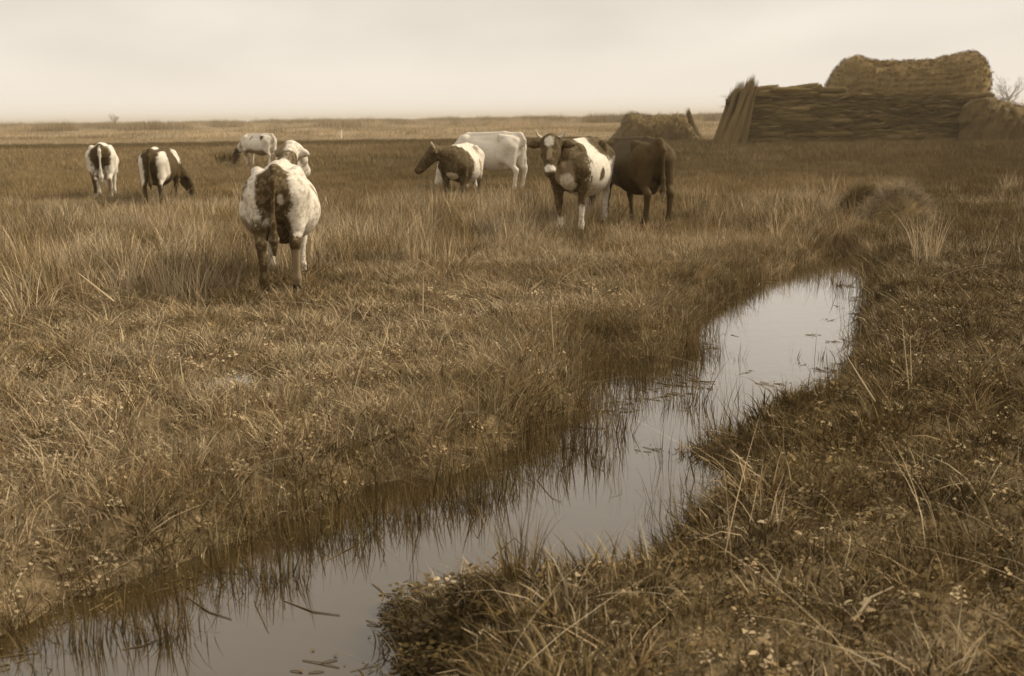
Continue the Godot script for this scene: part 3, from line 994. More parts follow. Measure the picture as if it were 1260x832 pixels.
func make_trees() -> void:
	var spots := [[1243, 101, -300.0, 0, "bare leafless tree standing far behind the straw heap"], [140, 143, -420.0, 0, "faint bare tree on the horizon above the leftmost cow"]]
	for a in spots:
		var top := at_depth(a[0], a[1], a[2])
		var t := thing("bare_tree", Vector3(top.x, 0, top.z), a[4], "tree")
		var trunk := Geo.new()
		var crown := Geo.new()
		var h := top.y
		trunk.tube([Vector3.ZERO, Vector3(0.1, h * 0.3, 0), Vector3(0, h * 0.6, 0.1)], [h * 0.035, h * 0.025, h * 0.015], 6, Color(0.16, 0.12, 0.07))
		for i in 16:
			limb(crown, Vector3(0, h * rng.randf_range(0.25, 0.6), 0), Vector3(rng.randf_range(-1, 1), rng.randf_range(0.5, 1.4), rng.randf_range(-1, 1)).normalized(), h * rng.randf_range(0.25, 0.42), h * 0.010, 3)
		mesh_node("trunk", trunk.mesh(), M.stem, t)
		mesh_node("crown", crown.mesh(), M.stem, t)
	# the low dark bush by the far grazing cow, and the white post in the far field
	var bp := on_level(280, 203)
	var bush := thing("low_bush", bp, "low dark bush beside the far white grazing cow", "bush")
	mesh_node("crown", tuft(260, 0.42, 0.2, 0.75, 0.03, 0.7, 0.4, 3, 0.3), tinted(WEED), bush)
	var tr := Geo.new()
	tr.tube([Vector3(0, -0.1, 0), Vector3(0.02, 0.3, 0)], [0.04, 0.02], 5, Color.WHITE)
	mesh_node("trunk", tr.mesh(), tinted(SOIL), bush)
	var pp := on_level(420, 173)
	var post := Geo.new()
	post.tube([Vector3(0, -0.2, 0), Vector3(0.01, 0.6, 0), Vector3(0.03, 0.95, 0)], [0.075, 0.07, 0.05], 7, COAT_WHITE)
	var po := mesh_node("marker_post", post.mesh(), M.stem)
	po.position = pp
	tag(po, "short white post standing alone in the far pasture", "post")

func limb(g: Geo, p: Vector3, dir: Vector3, length: float, r: float, depth: int) -> void:
	var q := p + dir * length * 0.55 + Vector3(rng.randf_range(-0.1, 0.1), 0.05, rng.randf_range(-0.1, 0.1)) * length
	var e := q + (dir + Vector3(0, 0.2, 0)).normalized() * length * 0.45
	g.tube([p, q, e], [r, r * 0.75, r * 0.45], 4, Color(0.16, 0.12, 0.07))
	if depth > 0:
		for i in 3:
			var nd := (dir + Vector3(rng.randf_range(-0.8, 0.8), rng.randf_range(-0.2, 0.6), rng.randf_range(-0.8, 0.8))).normalized()
			limb(g, q.lerp(e, rng.randf()), nd, length * 0.62, r * 0.5, depth - 1)

# ------------------------------------------------------------------ cattle
# A cow faces +x, stands on y = 0, its right side at +z. Each bone: a, radius at a, b, radius at b, and how wide (z) it is
func cow_bones(o: Dictionary) -> Array:
	var b := []
	var fat: float = o.get("fat", 1.0)
	var L := func(a, ra, c, rc, zs = 1.0): b.append([a, ra, c, rc, zs])
	# trunk
	L.call(Vector3(0.52, 0.93, 0), 0.27, Vector3(0.20, 0.86, 0), 0.315, 0.95 * fat)
	L.call(Vector3(0.20, 0.86, 0), 0.315, Vector3(-0.25, 0.80, 0), 0.34, 1.08 * fat)
	L.call(Vector3(-0.25, 0.80, 0), 0.34, Vector3(-0.55, 0.93, 0), 0.275, 1.02 * fat)
	L.call(Vector3(0.42, 1.05, 0), 0.175, Vector3(-0.40, 1.06, 0), 0.185, 1.0 * fat)
	L.call(Vector3(-0.42, 1.06, 0), 0.185, Vector3(-0.74, 1.05, 0), 0.175, 1.1)
	L.call(Vector3(0.52, 1.215, 0), 0.065, Vector3(-0.45, 1.235, 0), 0.065)
	L.call(Vector3(-0.45, 1.235, 0), 0.065, Vector3(-0.86, 1.22, 0), 0.05)
	for s in [-1.0, 1.0]:
		L.call(Vector3(-0.46, 1.195, 0.20 * s), 0.055, Vector3(-0.80, 1.12, 0.13 * s), 0.06)
		L.call(Vector3(0.50, 1.12, 0.12 * s), 0.11, Vector3(0.56, 0.86, 0.19 * s), 0.125)
		# hook bones
		L.call(Vector3(-0.44, 1.195, 0.20 * s), 0.04, Vector3(-0.47, 1.13, 0.20 * s), 0.06)
	# brisket
	L.call(Vector3(0.62, 0.80, 0), 0.17, Vector3(0.40, 0.66, 0), 0.12, 0.9)
	# legs: front, then hind; "step" shifts the feet along x
	var st: Array = o.get("step", [0.0, 0.0, 0.0, 0.0])
	for i in 2:
		var s := -1.0 if i == 0 else 1.0
		var f: float = st[i]
		var k := Vector3(0.48 + f * 0.5, 0.42, 0.175 * s)
		L.call(Vector3(0.55, 0.86, 0.18 * s), 0.125, Vector3(0.46 + f * 0.15, 0.66, 0.185 * s), 0.088)
		L.call(Vector3(0.46 + f * 0.15, 0.66, 0.185 * s), 0.088, k, 0.046)
		L.call(k, 0.046, Vector3(0.46 + f, 0.13, 0.17 * s), 0.030)
		L.call(Vector3(0.46 + f, 0.13, 0.17 * s), 0.036, Vector3(0.50 + f, 0.035, 0.17 * s), 0.046)
		var g: float = st[2 + i]
		var hock := Vector3(-0.84 + g * 0.6, 0.50, 0.165 * s)
		L.call(Vector3(-0.66, 1.00, 0.15 * s), 0.185, Vector3(-0.52 + g * 0.2, 0.76, 0.20 * s), 0.125)
		L.call(Vector3(-0.74, 0.96, 0.15 * s), 0.13, Vector3(-0.74 + g * 0.3, 0.68, 0.17 * s), 0.09)
		L.call(Vector3(-0.56 + g * 0.2, 0.76, 0.20 * s), 0.10, hock, 0.046)
		L.call(hock, 0.048, Vector3(-0.78 + g, 0.14, 0.16 * s), 0.036)
		L.call(Vector3(-0.78 + g, 0.14, 0.16 * s), 0.038, Vector3(-0.73 + g, 0.035, 0.16 * s), 0.048)
	# udder
	if o.get("udder", true):
		L.call(Vector3(-0.48, 0.56, 0.05), 0.10, Vector3(-0.60, 0.60, -0.05), 0.10, 1.3)
	# tail
	var tz: float = o.get("tail", 0.0)
	L.call(Vector3(-0.84, 1.24, 0), 0.045, Vector3(-0.955, 1.12, tz * 0.4), 0.028)
	L.call(Vector3(-0.955, 1.12, tz * 0.4), 0.026, Vector3(-0.965, 0.72, tz), 0.020)
	L.call(Vector3(-0.965, 0.72, tz), 0.024, Vector3(-0.955, 0.55, tz), 0.042)
	L.call(Vector3(-0.955, 0.55, tz), 0.042, Vector3(-0.95, 0.40, tz), 0.018)
	# neck and head
	var poll: Vector3 = o.get("poll", Vector3(1.10, 1.36, 0))
	var muz: Vector3 = o.get("muzzle", Vector3(1.42, 1.06, 0))
	var root := Vector3(0.60, 1.06, 0)
	var low := Vector3(0.66, 0.84, 0)
	var mid := root.lerp(poll, 0.5) + Vector3(0, -0.02, 0)
	L.call(root, 0.19, mid, 0.13, 0.75)
	L.call(mid, 0.13, poll, 0.10, 0.8)
	L.call(Vector3(0.50, 1.20, 0), 0.07, poll, 0.07)
	L.call(low, 0.13, mid.lerp(poll, 0.5) + Vector3(0, -0.10, 0), 0.07, 0.6)
	var hd := (muz - poll).normalized()
	var across := hd.cross(Vector3.UP)
	if across.length() < 0.35: across = Vector3(0, 0, 1)
	across = across.normalized()
	var brow := across.cross(hd).normalized()      # out of the forehead
	if brow.y < 0.0 and absf(hd.y) < 0.9: brow = -brow
	var hl := (muz - poll).length()
	for s in [-1.0, 1.0]:
		L.call(poll + across * 0.06 * s + hd * 0.02, 0.078, poll + hd * hl * 0.42 + across * 0.064 * s, 0.068)
		var ear: Vector3 = poll + across * 0.11 * s + hd * 0.03 - brow * 0.03
		var el: float = o.get("ears", 0.85)
		var tip: Vector3 = ear + (across * 0.17 * s - Vector3(0, 0.03, 0) - hd * 0.02) * el
		L.call(ear, 0.028, ear.lerp(tip, 0.55) + Vector3(0, 0.012, 0), 0.042 * sqrt(el))
		L.call(ear.lerp(tip, 0.55), 0.040 * sqrt(el), tip, 0.014)
	L.call(poll + hd * 0.03, 0.098, poll + hd * hl * 0.62, 0.082)
	L.call(poll + hd * hl * 0.55, 0.08, muz - hd * 0.03, 0.08)
	L.call(poll + hd * hl * 0.2 - brow * 0.12, 0.07, poll + hd * hl * 0.85 - brow * 0.05, 0.055)
	o["across"] = across
	o["brow"] = brow
	return b

func cow_mesh(o: Dictionary, cell: float) -> ArrayMesh:
	var bones := cow_bones(o)
	var lo := Vector3(1e9, 1e9, 1e9)
	var hi := -lo
	for q in bones:
		for e in [[q[0], q[1]], [q[2], q[3]]]:
			var r := Vector3(e[1], e[1], e[1] * q[4])
			lo = lo.min(e[0] - r)
			hi = hi.max(e[0] + r)
	lo -= Vector3.ONE * 0.1
	hi += Vector3.ONE * 0.1
	var nx := int((hi.x - lo.x) / cell) + 2
	var ny := int((hi.y - lo.y) / cell) + 2
	var nz := int((hi.z - lo.z) / cell) + 2
	var f := PackedFloat32Array()
	f.resize(nx * ny * nz)
	const K := 0.019
	for q in bones:
		var a: Vector3 = q[0]
		var c: Vector3 = q[2]
		var ra: float = q[1]
		var rc: float = q[3]
		var zs: float = q[4]
		var m := Vector3(maxf(ra, rc), maxf(ra, rc), maxf(ra, rc) * zs) + Vector3.ONE * 0.085
		var p0 := ((a.min(c) - m - lo) / cell).floor()
		var p1 := ((a.max(c) + m - lo) / cell).ceil()
		var ac := Vector3(c.x - a.x, c.y - a.y, (c.z - a.z) / zs)
		var inv := 1.0 / maxf(ac.length_squared(), 1e-6)
		for k in range(maxi(0, int(p0.z)), mini(nz, int(p1.z) + 1)):
			var pz := (lo.z + k * cell - a.z) / zs
			for j in range(maxi(0, int(p0.y)), mini(ny, int(p1.y) + 1)):
				var py := lo.y + j * cell - a.y
				var at := (k * ny + j) * nx
				for i in range(maxi(0, int(p0.x)), mini(nx, int(p1.x) + 1)):
					var p := Vector3(lo.x + i * cell - a.x, py, pz)
					var t := clampf(p.dot(ac) * inv, 0.0, 1.0)
					var d := (p - ac * t).length() - ra - (rc - ra) * t
					if d < 0.085:
						f[at + i] += exp(-maxf(d, -0.2) / K)
	# surface nets on log(f) = 0
	var g := Geo.new()
	var id := PackedInt32Array()
	id.resize(f.size())
	id.fill(-1)
	var sy := nx
	var sz := nx * ny
	var off := [0, 1, sy, sy + 1, sz, sz + 1, sz + sy, sz + sy + 1]
	var edges := [[0, 1], [2, 3], [4, 5], [6, 7], [0, 2], [1, 3], [4, 6], [5, 7], [0, 4], [1, 5], [2, 6], [3, 7]]
	for k in nz - 1:
		for j in ny - 1:
			var row := k * sz + j * sy
			for i in nx - 1:
				var at := row + i
				var s0 := f[at] > 1.0
				if (f[at + 1] > 1.0) == s0 and (f[at + sy] > 1.0) == s0 and (f[at + sz] > 1.0) == s0 and (f[at + sy + 1] > 1.0) == s0 and (f[at + sz + 1] > 1.0) == s0 and (f[at + sz + sy] > 1.0) == s0 and (f[at + sz + sy + 1] > 1.0) == s0:
					continue
				var val := []
				for e in 8: val.append(log(maxf(f[at + off[e]], 0.0142)))
				var sum := Vector3.ZERO
				var cnt := 0
				for e in edges:
					var va: float = val[e[0]]
					var vb: float = val[e[1]]
					if (va > 0.0) != (vb > 0.0):
						var t := va / (va - vb)
						var pa := Vector3(e[0] & 1, (e[0] >> 1) & 1, e[0] >> 2)
						var pb := Vector3(e[1] & 1, (e[1] >> 1) & 1, e[1] >> 2)
						sum += pa.lerp(pb, t)
						cnt += 1
				var grad := Vector3(val[1] + val[3] + val[5] + val[7] - val[0] - val[2] - val[4] - val[6], val[2] + val[3] + val[6] + val[7] - val[0] - val[1] - val[4] - val[5], val[4] + val[5] + val[6] + val[7] - val[0] - val[1] - val[2] - val[3])
				id[at] = g.v.size()
				g.v.append(lo + (Vector3(i, j, k) + sum / cnt) * cell)
				g.n.append(-grad.normalized())
	for k in range(1, nz - 1):
		for j in range(1, ny - 1):
			for i in range(1, nx - 1):
				var at := k * sz + j * sy + i
				if id[at] < 0 and f[at] <= 0.0: continue
				var s0 := f[at] > 1.0
				if (f[at + 1] > 1.0) != s0:
					face(g, id[at], id[at - sy], id[at - sy - sz], id[at - sz], s0)
				if (f[at + sy] > 1.0) != s0:
					face(g, id[at], id[at - sz], id[at - sz - 1], id[at - 1], s0)
				if (f[at + sz] > 1.0) != s0:
					face(g, id[at], id[at - 1], id[at - 1 - sy], id[at - sy], s0)
	for p in g.v: g.c.append(coat(o, p))
	return g.mesh()

func face(g: Geo, a: int, b: int, c: int, d: int, flip: bool) -> void:
	if a < 0 or b < 0 or c < 0 or d < 0: return
	if flip: g.ix.append_array([a, b, c, a, c, d])
	else: g.ix.append_array([a, c, b, a, d, c])

# the markings of a coat: patches of white, dark and roan hair with ragged edges
func coat(o: Dictionary, p: Vector3) -> Color:
	var c: Color = o.base
	var e := n_fine.get_noise_3d(p.x * 2.2 + o.seed, p.y * 2.2, p.z * 2.2) * 0.5 + n_fine.get_noise_3d(p.x * 6.0 + o.seed, p.y * 6.0, p.z * 6.0) * 0.30
	var speck := n_fine.get_noise_3d(p.x * 16.0 + 9.0, p.y * 16.0, p.z * 16.0 + o.seed)
	for q in o.get("patches", []):
		var d := (p - (q[0] as Vector3)) / (q[1] as Vector3)
		# hair of both colours mingles along the edge of a patch
		c = c.lerp(q[2], 1.0 - smoothstep(0.86, 1.10, d.length() + e * 0.42 + speck * 0.14))
	var roan: float = o.get("roan", 0.0)
	if roan > 0.0:
		var s := n_fine.get_noise_3d(p.x * 4.5 + 40.0, p.y * 4.5, p.z * 4.5 + o.seed) + speck * 0.4
		c = c.lerp(COAT_ROAN, roan * smoothstep(0.05, 0.3, s))
	if p.y < 0.065 and absf(p.x) > 0.2: c = Color(0.07, 0.05, 0.03)
	return c

func make_cow(o: Dictionary) -> void:
	var at := on_level(o.px[0], o.px[1])
	var s: float = o.scale
	var head := Vector3(sin(deg_to_rad(o.a)), 0, -cos(deg_to_rad(o.a)))
	at -= head * float(o.get("ref", 0.0)) * s     # px marks the hind (-0.78) or the front feet (0.48)
	at.y = height(at.x, at.z)
	var root := thing("cow", at, o.label, "cow", "cows grazing on the marsh")
	root.rotation.y = deg_to_rad(90.0 - o.a)
	var body := mesh_node("body", cow_mesh(o, o.cell), M.coat, root)
	body.scale = Vector3.ONE * s
	var poll: Vector3 = o.get("poll", Vector3(1.10, 1.36, 0))
	var muz: Vector3 = o.get("muzzle", Vector3(1.42, 1.06, 0))
	var hd := (muz - poll).normalized()
	var across: Vector3 = o.across
	var brow: Vector3 = o.brow
	if o.get("horns", true):
		for sd_ in [-1.0, 1.0]:
			var g := Geo.new()
			var p: Vector3 = poll + across * 0.07 * sd_ - hd * 0.03 + brow * 0.02
			g.tube([p, p + across * 0.06 * sd_ + Vector3(0, 0.008, 0), p + across * 0.11 * sd_ + Vector3(0, 0.03, 0) + brow * 0.03, p + across * 0.125 * sd_ + Vector3(0, 0.085, 0) + brow * 0.06], [0.026, 0.023, 0.017, 0.006], 7, Color(0.66, 0.58, 0.44))
			var h := mesh_node("horn", g.mesh(), M.horn, root)
			h.scale = Vector3.ONE * s
	var eye := SphereMesh.new()
	eye.radius = 0.02
	eye.height = 0.04
	eye.radial_segments = 10
	eye.rings = 6
	for sd_ in [-1.0, 1.0]:
		var e := mesh_node("eye", eye, M.eye_dark if M.has("eye_dark") else make_eye(), root)
		e.position = (poll + hd * 0.16 + across * 0.105 * sd_ + brow * 0.03) * s
		e.scale = Vector3.ONE * s

func make_eye() -> StandardMaterial3D:
	var m := StandardMaterial3D.new()
	m.albedo_color = Color(0.02, 0.014, 0.008).linear_to_srgb()
	m.roughness = 0.12
	M.eye_dark = m
	return m

func make_cattle() -> void:
	var W := COAT_WHITE
	var D := COAT_DARK
	var R := COAT_ROAN
	var V := func(x, y, z): return Vector3(x, y, z)
	var graze_poll := Vector3(1.20, 0.62, 0)
	var graze_muz := Vector3(1.38, 0.16, 0)
	var herd := [
		{"label": "white cow with dark rump seen from behind, alone at the far left", "px": [128, 249], "ref": -0.78, "a": -16.0, "scale": 0.98, "cell": 0.032, "seed": 3.0, "base": W, "fat": 0.9, "poll": graze_poll, "muzzle": graze_muz, "horns": false,
			"patches": [[V.call(-0.85, 1.0, 0.0), V.call(0.35, 0.34, 0.235), D], [V.call(-0.98, 0.85, 0.0), V.call(0.1, 0.5, 0.05), W], [V.call(-0.7, 0.4, -0.2), V.call(0.3, 0.3, 0.12), D], [V.call(-0.7, 0.32, 0.16), V.call(0.3, 0.2, 0.1), R]]},
		{"label": "dark cow with white buttocks turning away, head down in the grass", "px": [190, 255], "ref": -0.78, "a": -2.0, "scale": 0.96, "cell": 0.032, "seed": 8.0, "base": D, "fat": 0.95, "poll": Vector3(1.16, 0.60, 0.22), "muzzle": Vector3(1.26, 0.16, 0.36), "horns": false,
			"patches": [[V.call(-0.82, 0.80, -0.22), V.call(0.3, 0.36, 0.07), W], [V.call(-0.70, 0.86, 0.24), V.call(0.32, 0.42, 0.12), W], [V.call(-0.5, 1.30, 0.0), V.call(0.2, 0.12, 0.1), W], [V.call(0.45, 1.15, 0.3), V.call(0.12, 0.25, 0.2), W]]},
		{"label": "white cow grazing side-on in the far pasture beside a low bush", "px": [318, 207], "a": -55.0, "scale": 0.98, "cell": 0.04, "seed": 5.0, "base": W, "roan": 0.25, "poll": graze_poll, "muzzle": graze_muz, "horns": false,
			"patches": [[V.call(1.25, 0.4, 0.0), V.call(0.3, 0.45, 0.3), D], [V.call(-0.55, 1.12, -0.25), V.call(0.1, 0.1, 0.2), D], [V.call(0.1, 1.15, -0.3), V.call(0.08, 0.1, 0.2), R], [V.call(0.7, 0.8, -0.2), V.call(0.2, 0.3, 0.2), R], [V.call(0.0, 0.55, -0.2), V.call(0.7, 0.16, 0.3), R]]},
		{"label": "large patched cow seen squarely from behind, head raised", "px": [346, 361], "ref": -0.78, "horns": false, "ears": 0.6, "a": -8.0, "scale": 1.0, "cell": 0.015, "seed": 1.0, "base": W, "fat": 1.12, "roan": 0.5, "step": [0.1, -0.05, -0.03, 0.06], "tail": -0.03, "poll": Vector3(1.10, 1.38, 0.07), "muzzle": Vector3(1.48, 1.10, 0.20),
			"patches": [[V.call(-0.90, 1.02, -0.02), V.call(0.42, 0.36, 0.175), D], [V.call(-0.97, 0.8, -0.03), V.call(0.1, 0.6, 0.06), D], [V.call(-0.7, 0.38, -0.17), V.call(0.35, 0.45, 0.16), D], [V.call(-0.72, 0.5, 0.06), V.call(0.35, 0.35, 0.10), D], [V.call(-0.35, 1.06, -0.36), V.call(0.42, 0.17, 0.2), D], [V.call(-0.2, 0.58, -0.3), V.call(0.5, 0.2, 0.2), R], [V.call(-0.78, 0.30, 0.16), V.call(0.2, 0.26, 0.12), R], [V.call(-0.82, 0.50, 0.17), V.call(0.12, 0.07, 0.12), D], [V.call(-0.95, 0.93, 0.05), V.call(0.14, 0.07, 0.035), W], [V.call(-0.1, 1.0, 0.42), V.call(0.2, 0.2, 0.12), R], [V.call(0.80, 1.18, 0.0), V.call(0.26, 0.22, 0.3), D], [V.call(1.06, 1.40, -0.06), V.call(0.18, 0.14, 0.09), R]]},
		{"label": "dark-headed horned cow with white belt looking left", "px": [560, 254], "ref": 0.48, "a": -166.0, "scale": 0.97, "cell": 0.022, "seed": 13.0, "base": D, "roan": 0.3, "ears": 1.2, "poll": Vector3(0.88, 1.20, 0.30), "muzzle": Vector3(1.00, 0.77, 0.62),
			"patches": [[V.call(-0.35, 1.0, -0.2), V.call(0.52, 0.75, 0.6), W], [V.call(0.25, 1.35, 0.0), V.call(0.35, 0.16, 0.14), W], [V.call(-0.3, 0.9, -0.38), V.call(0.12, 0.2, 0.06), R], [V.call(0.68, 0.62, 0.0), V.call(0.2, 0.12, 0.16), W]]},
		{"label": "plain white cow grazing behind the belted cow", "px": [638, 236], "ref": -0.78, "a": -56.0, "scale": 1.12, "cell": 0.032, "seed": 23.0, "base": W, "roan": 0.12, "poll": graze_poll, "muzzle": graze_muz, "horns": false, "patches": []},
		{"label": "horned dark and white cow facing the camera", "px": [702, 287], "ref": 0.48, "a": -160.0, "scale": 1.08, "cell": 0.017, "seed": 17.0, "base": W, "ears": 1.25, "roan": 0.3, "step": [0.06, -0.04, 0.05, -0.08], "poll": Vector3(0.97, 1.27, 0.12), "muzzle": Vector3(1.22, 0.85, 0.05),
			"patches": [[V.call(0.88, 1.05, 0.1), V.call(0.56, 0.75, 0.62), D], [V.call(-0.55, 1.22, -0.1), V.call(0.42, 0.28, 0.4), D], [V.call(0.05, 0.78, -0.38), V.call(0.1, 0.12, 0.1), D], [V.call(0.45, 0.5, 0.17), V.call(0.2, 0.3, 0.14), D], [V.call(0.45, 0.6, -0.17), V.call(0.2, 0.28, 0.14), D], [V.call(0.70, 0.80, 0.0), V.call(0.25, 0.24, 0.15), R], [V.call(0.68, 0.70, -0.03), V.call(0.25, 0.15, 0.10), W], [V.call(1.05, 1.25, 0.11), V.call(0.09, 0.08, 0.07), W], [V.call(1.15, 1.09, 0.08), V.call(0.09, 0.12, 0.04), R], [V.call(1.24, 0.92, 0.05), V.call(0.09, 0.05, 0.08), W]]},
		{"label": "all dark cow grazing with its rump towards the camera", "px": [808, 279], "ref": -0.78, "a": -20.0, "scale": 1.10, "cell": 0.02, "seed": 29.0, "base": D, "roan": 0.06, "fat": 1.06, "poll": Vector3(1.18, 0.70, -0.1), "muzzle": Vector3(1.36, 0.24, -0.1), "horns": false, "step": [0.1, -0.1, 0.04, -0.06],
			"patches": [[V.call(-0.95, 0.5, 0.0), V.call(0.06, 0.1, 0.05), R]]},
	]
	for o in herd: make_cow(o)

# ------------------------------------------------------------------ single stems
func stem(called: String, pts: Array, r: float, col: Color, label: String, category: String, group := "") -> void:
	var g := Geo.new()
	var base: Vector3 = pts[0]
	var loc := []
	var rad := []
	for i in pts.size():
		loc.append(pts[i] - base)
		rad.append(r * lerpf(1.0, 0.45, float(i) / (pts.size() - 1)))
	g.tube(loc, rad, 6, col)
	var o := mesh_node(called, g.mesh(), M.stem)
	o.position = base
	tag(o, label, category, group)

func make_stems() -> void:
	var dark := Color(0.12, 0.085, 0.04)
	var pale := Color(0.56, 0.44, 0.27)
	# dead reeds in the water: the foot on the water, then points in the plane of the foot
	for a in [[[694, 575], [697, 540]], [[314, 745], [326, 701]], [[338, 722], [330, 668]], [[345, 715], [346, 672]], [[204, 782], [203, 738]], [[210, 790], [207, 742]], [[661, 592], [678, 566], [690, 556]], [[595, 645], [587, 622], [580, 628]], [[606, 686], [633, 662], [655, 683]], [[727, 573], [743, 561], [738, 570]], [[676, 545], [672, 500]], [[640, 590], [637, 548]], [[735, 520], [728, 484]], [[390, 668], [396, 620]], [[440, 640], [436, 588]], [[760, 470], [758, 440]], [[548, 610], [544, 566]], [[502, 628], [497, 590]]]:
		var f := on_level(a[0][0], a[0][1], WATER)
		var pts := [f - Vector3(0, 0.08, 0), f]
		for i in range(1, a.size()): pts.append(at_depth(a[i][0], a[i][1], f.z - 0.03 * i))
		stem("dead_reed", pts, 0.0045, dark * rng.randf_range(0.8, 1.4), "broken dead reed stem standing in the water near the left bank" if a.size() == 2 else "snapped reed stem bent over above the water", "reed stem", "dead reed stems in the water")
	# stems floating on the water
	for a in [[[402, 690], [456, 657]], [[556, 624], [607, 605]], [[350, 740], [418, 757]], [[230, 735], [285, 762]], [[700, 524], [745, 527]], [[800, 470], [850, 476]], [[880, 470], [835, 466]], [[150, 800], [205, 782]]]:
		var p := on_level(a[0][0], a[0][1], WATER)
		var q := on_level(a[1][0], a[1][1], WATER + 0.003)
		stem("floating_reed", [p, p.lerp(q, 0.55) + Vector3(0, 0.002, 0.03), q], 0.0035, dark, "dead reed lying flat on the water", "reed stem", "reeds floating on the water")
	# pale stems on the banks
	for a in [
		["pale_reed", [[140, 371], [96, 336]], 0.010, "pale broken reed leaning in the rushes of the left belt"],
		["pale_reed", [[214, 318], [190, 280]], 0.010, "short pale reed blade upright in the left rush belt"],
		["pale_reed", [[683, 482], [681, 430], [678, 378]], 0.006, "single tall pale stem on the left bank by the water"],
		["pale_reed", [[1077, 495], [1043, 440]], 0.007, "pale stick slanting on the right bank below the water's end"],
		["pale_reed", [[1119, 485], [1110, 392]], 0.004, "tall thin upright straw on the right bank"],
		["pale_reed", [[1122, 482], [1120, 415]], 0.004, "shorter thin upright straw on the right bank"],
		["pale_reed", [[955, 534], [944, 505]], 0.006, "short pale straw tilted at the right water's edge"],
		["pale_reed", [[965, 588], [918, 584]], 0.006, "pale broken straw lying on the right bank grass"],
		["pale_reed", [[925, 577], [898, 553]], 0.006, "pale snapped straw propped on the right bank grass"],
		["pale_reed", [[1052, 762], [1072, 735], [1100, 722]], 0.006, "bent pale twig lying on the dark right bank weeds"],
		["pale_reed", [[520, 392], [521, 340]], 0.006, "tall pale grass stalk in the short turf before the cows"],
	]:
		var f := on_level(a[1][0][0], a[1][0][1])
		var g := Vector3(f.x, height(f.x, f.z), f.z)
		f = on_level(a[1][0][0], a[1][0][1], g.y + 0.02)
		var pts := [f]
		for i in range(1, a[1].size()): pts.append(at_depth(a[1][i][0], a[1][i][1], f.z - 0.05))
		stem(a[0], pts, a[2], pale, a[3], "reed stem")
	# the broad dry flag leaves at the bottom of the picture
	for a in [[[676, 850], [640, 800], "broad dry flag leaf lying lowest of the three on the near bank"], [[668, 838], [644, 778], "broad dry flag leaf, shorter of the pair on the near bank"], [[684, 832], [651, 764], "broad dry flag leaf, longer of the pair on the near bank"]]:
		var f := on_level(a[0][0], a[0][1], 0.02)
		var e := at_depth(a[1][0], a[1][1], f.z - 0.12)
		var g := Geo.new()
		var side := Vector3(0.009, 0, 0.003)
		for i in 6:
			var t := i / 6.0
			var t2 := (i + 1) / 6.0
			var p := (e - f) * t + Vector3(0, 0.03 * sin(t * PI), 0)
			var p2 := (e - f) * t2 + Vector3(0, 0.03 * sin(t2 * PI), 0)
			for s in [-1.0, 1.0]:
				var w: Vector3 = side * s * (1.0 - 0.5 * t)
				var w2: Vector3 = side * s * (1.0 - 0.5 * t2)
				g.quad(p, p + w + Vector3(0, 0, 0.004), p2 + w2 + Vector3(0, 0, 0.004), p2, Vector3(0.3 * s, 0.6, 0.7).normalized(), Color(0.30, 0.215, 0.105))
		var o := mesh_node("flag_leaf", g.mesh(), M.stem)
		o.position = f
		tag(o, a[2], "dry leaf")
	# tussocks
	var clump := [tuft(70, 0.16, 0.25, 0.6, 0.008, 0.8, 1.2, 4, 0.6), tuft(70, 0.14, 0.35, 0.7, 0.007, 0.5, 0.5, 4, 0.4)]
	var mound := tussock_mound()
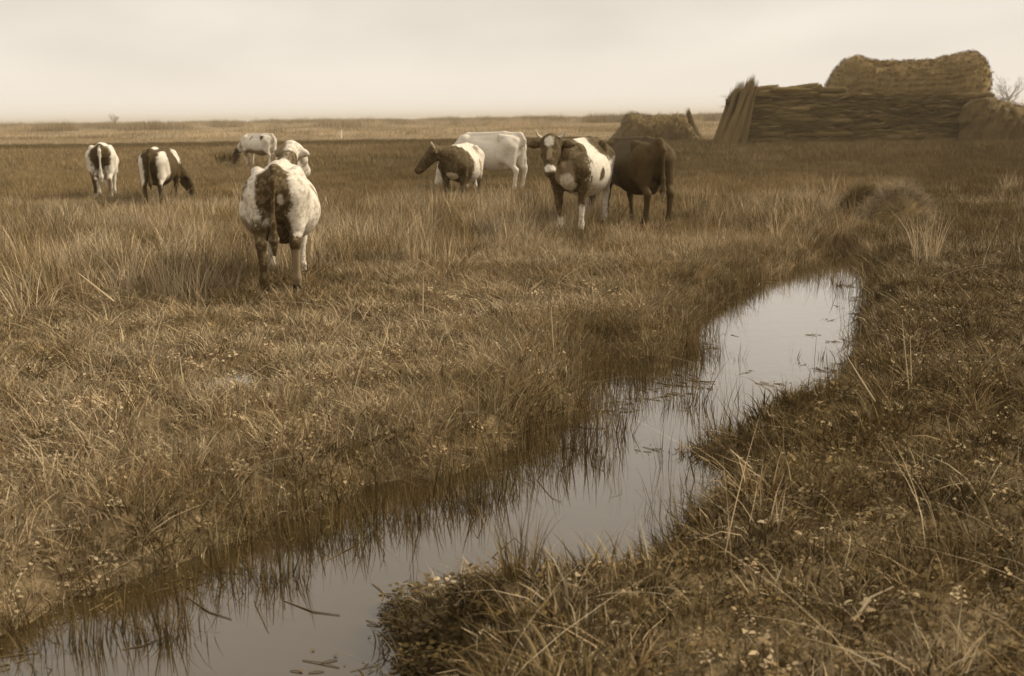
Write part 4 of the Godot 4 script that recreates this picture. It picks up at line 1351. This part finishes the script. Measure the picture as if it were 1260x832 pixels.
	for a in [[1105, 274, 1.0, 1.0, "high shaggy tussock with drooping pale grass beyond the water's end", STRAW], [1062, 262, 0.75, 0.9, "dark grass tussock joined to the left of the high shaggy one", RUSH], [1140, 322, 0.0, 1.15, "loose clump of pale upright sedge below the high tussock", STRAW], [1075, 332, 0.0, 1.0, "sedge clump standing at the far end of the water", RUSH], [300, 372, 0.0, 0.8, "dark green rush tuft at the foot of the left rush belt", WEED], [210, 366, 0.0, 1.0, "spreading pale rush tuft at the front of the left belt", STRAW], [36, 384, 0.0, 1.1, "tall pale rush tuft at the left end of the belt", STRAW], [575, 318, 0.0, 0.8, "dark rush tuft in the turf below the belted cow", WEED], [905, 515, 0.0, 0.55, "arching sedge clump on the right bank at the bend", RUSH], [640, 712, 0.0, 0.5, "thin arching sedge at the water side of the near bank", RUSH], [745, 672, 0.0, 0.5, "thin sedge spray leaning over the water from the near bank", RUSH], [850, 612, 0.0, 0.5, "sedge spray on the point where the near bank juts out", RUSH]]:
		var p := on_level(a[0], a[1])
		p.y = height(p.x, p.z)
		var t := thing("grass_tussock", p, a[4], "tussock", "tussocks")
		var c: Color = a[5]
		var m := plain(0.7, 0.4)
		m.albedo_color = c.linear_to_srgb()
		if a[2] > 0.0:
			var mo := mesh_node("mound", mound, tinted(RUSH.lerp(WEED, 0.5)), t)
			mo.scale = Vector3(1, 1.0, 1) * a[2]
			var xf := []
			var cols := PackedColorArray()
			for i in 80:
				var an := rng.randf() * TAU
				var r: float = sqrt(rng.randf()) * 0.5 * a[2]
				var y: float = 0.5 * a[2] * (1.0 - pow(r / (0.52 * a[2]), 2.0))
				var b := Basis(Vector3(sin(an), 0, -cos(an)), rng.randf_range(0.4, 1.3) * r / (0.5 * a[2])) * Basis.from_euler(Vector3(0, rng.randf() * TAU, 0))
				b = b.scaled(Vector3.ONE * rng.randf_range(0.28, 0.6))
				xf.append(Transform3D(b, Vector3(cos(an) * r, y, sin(an) * r)))
				cols.append(jitter(Color(0.7, 0.7, 0.7), 0.45))
			multi("blades", clump[0], m, xf, cols, t)
		else:
			var o := mesh_node("blades", clump[rng.randi() % 2], m, t)
			o.scale = Vector3.ONE * a[3]
			o.rotation.y = rng.randf() * TAU

func tussock_mound() -> ArrayMesh:
	var g := Geo.new()
	var w := 18
	for i in 9:
		for j in w:
			var t := i / 8.0
			var a := TAU * j / w
			var r := 0.58 * t * (1.0 + 0.12 * sin(a * 3.0 + t))
			g.v.append(Vector3(cos(a) * r, 0.55 * (1.0 - t * t) - 0.08, sin(a) * r))
			g.n.append(Vector3(cos(a) * t, 0.8, sin(a) * t).normalized())
			g.c.append(Color.WHITE)
	for i in 8:
		for j in w:
			var k := i * w + j
			var k2 := i * w + (j + 1) % w
			g.ix.append_array([k, k2, k2 + w, k, k2 + w, k + w])
	return g.mesh()
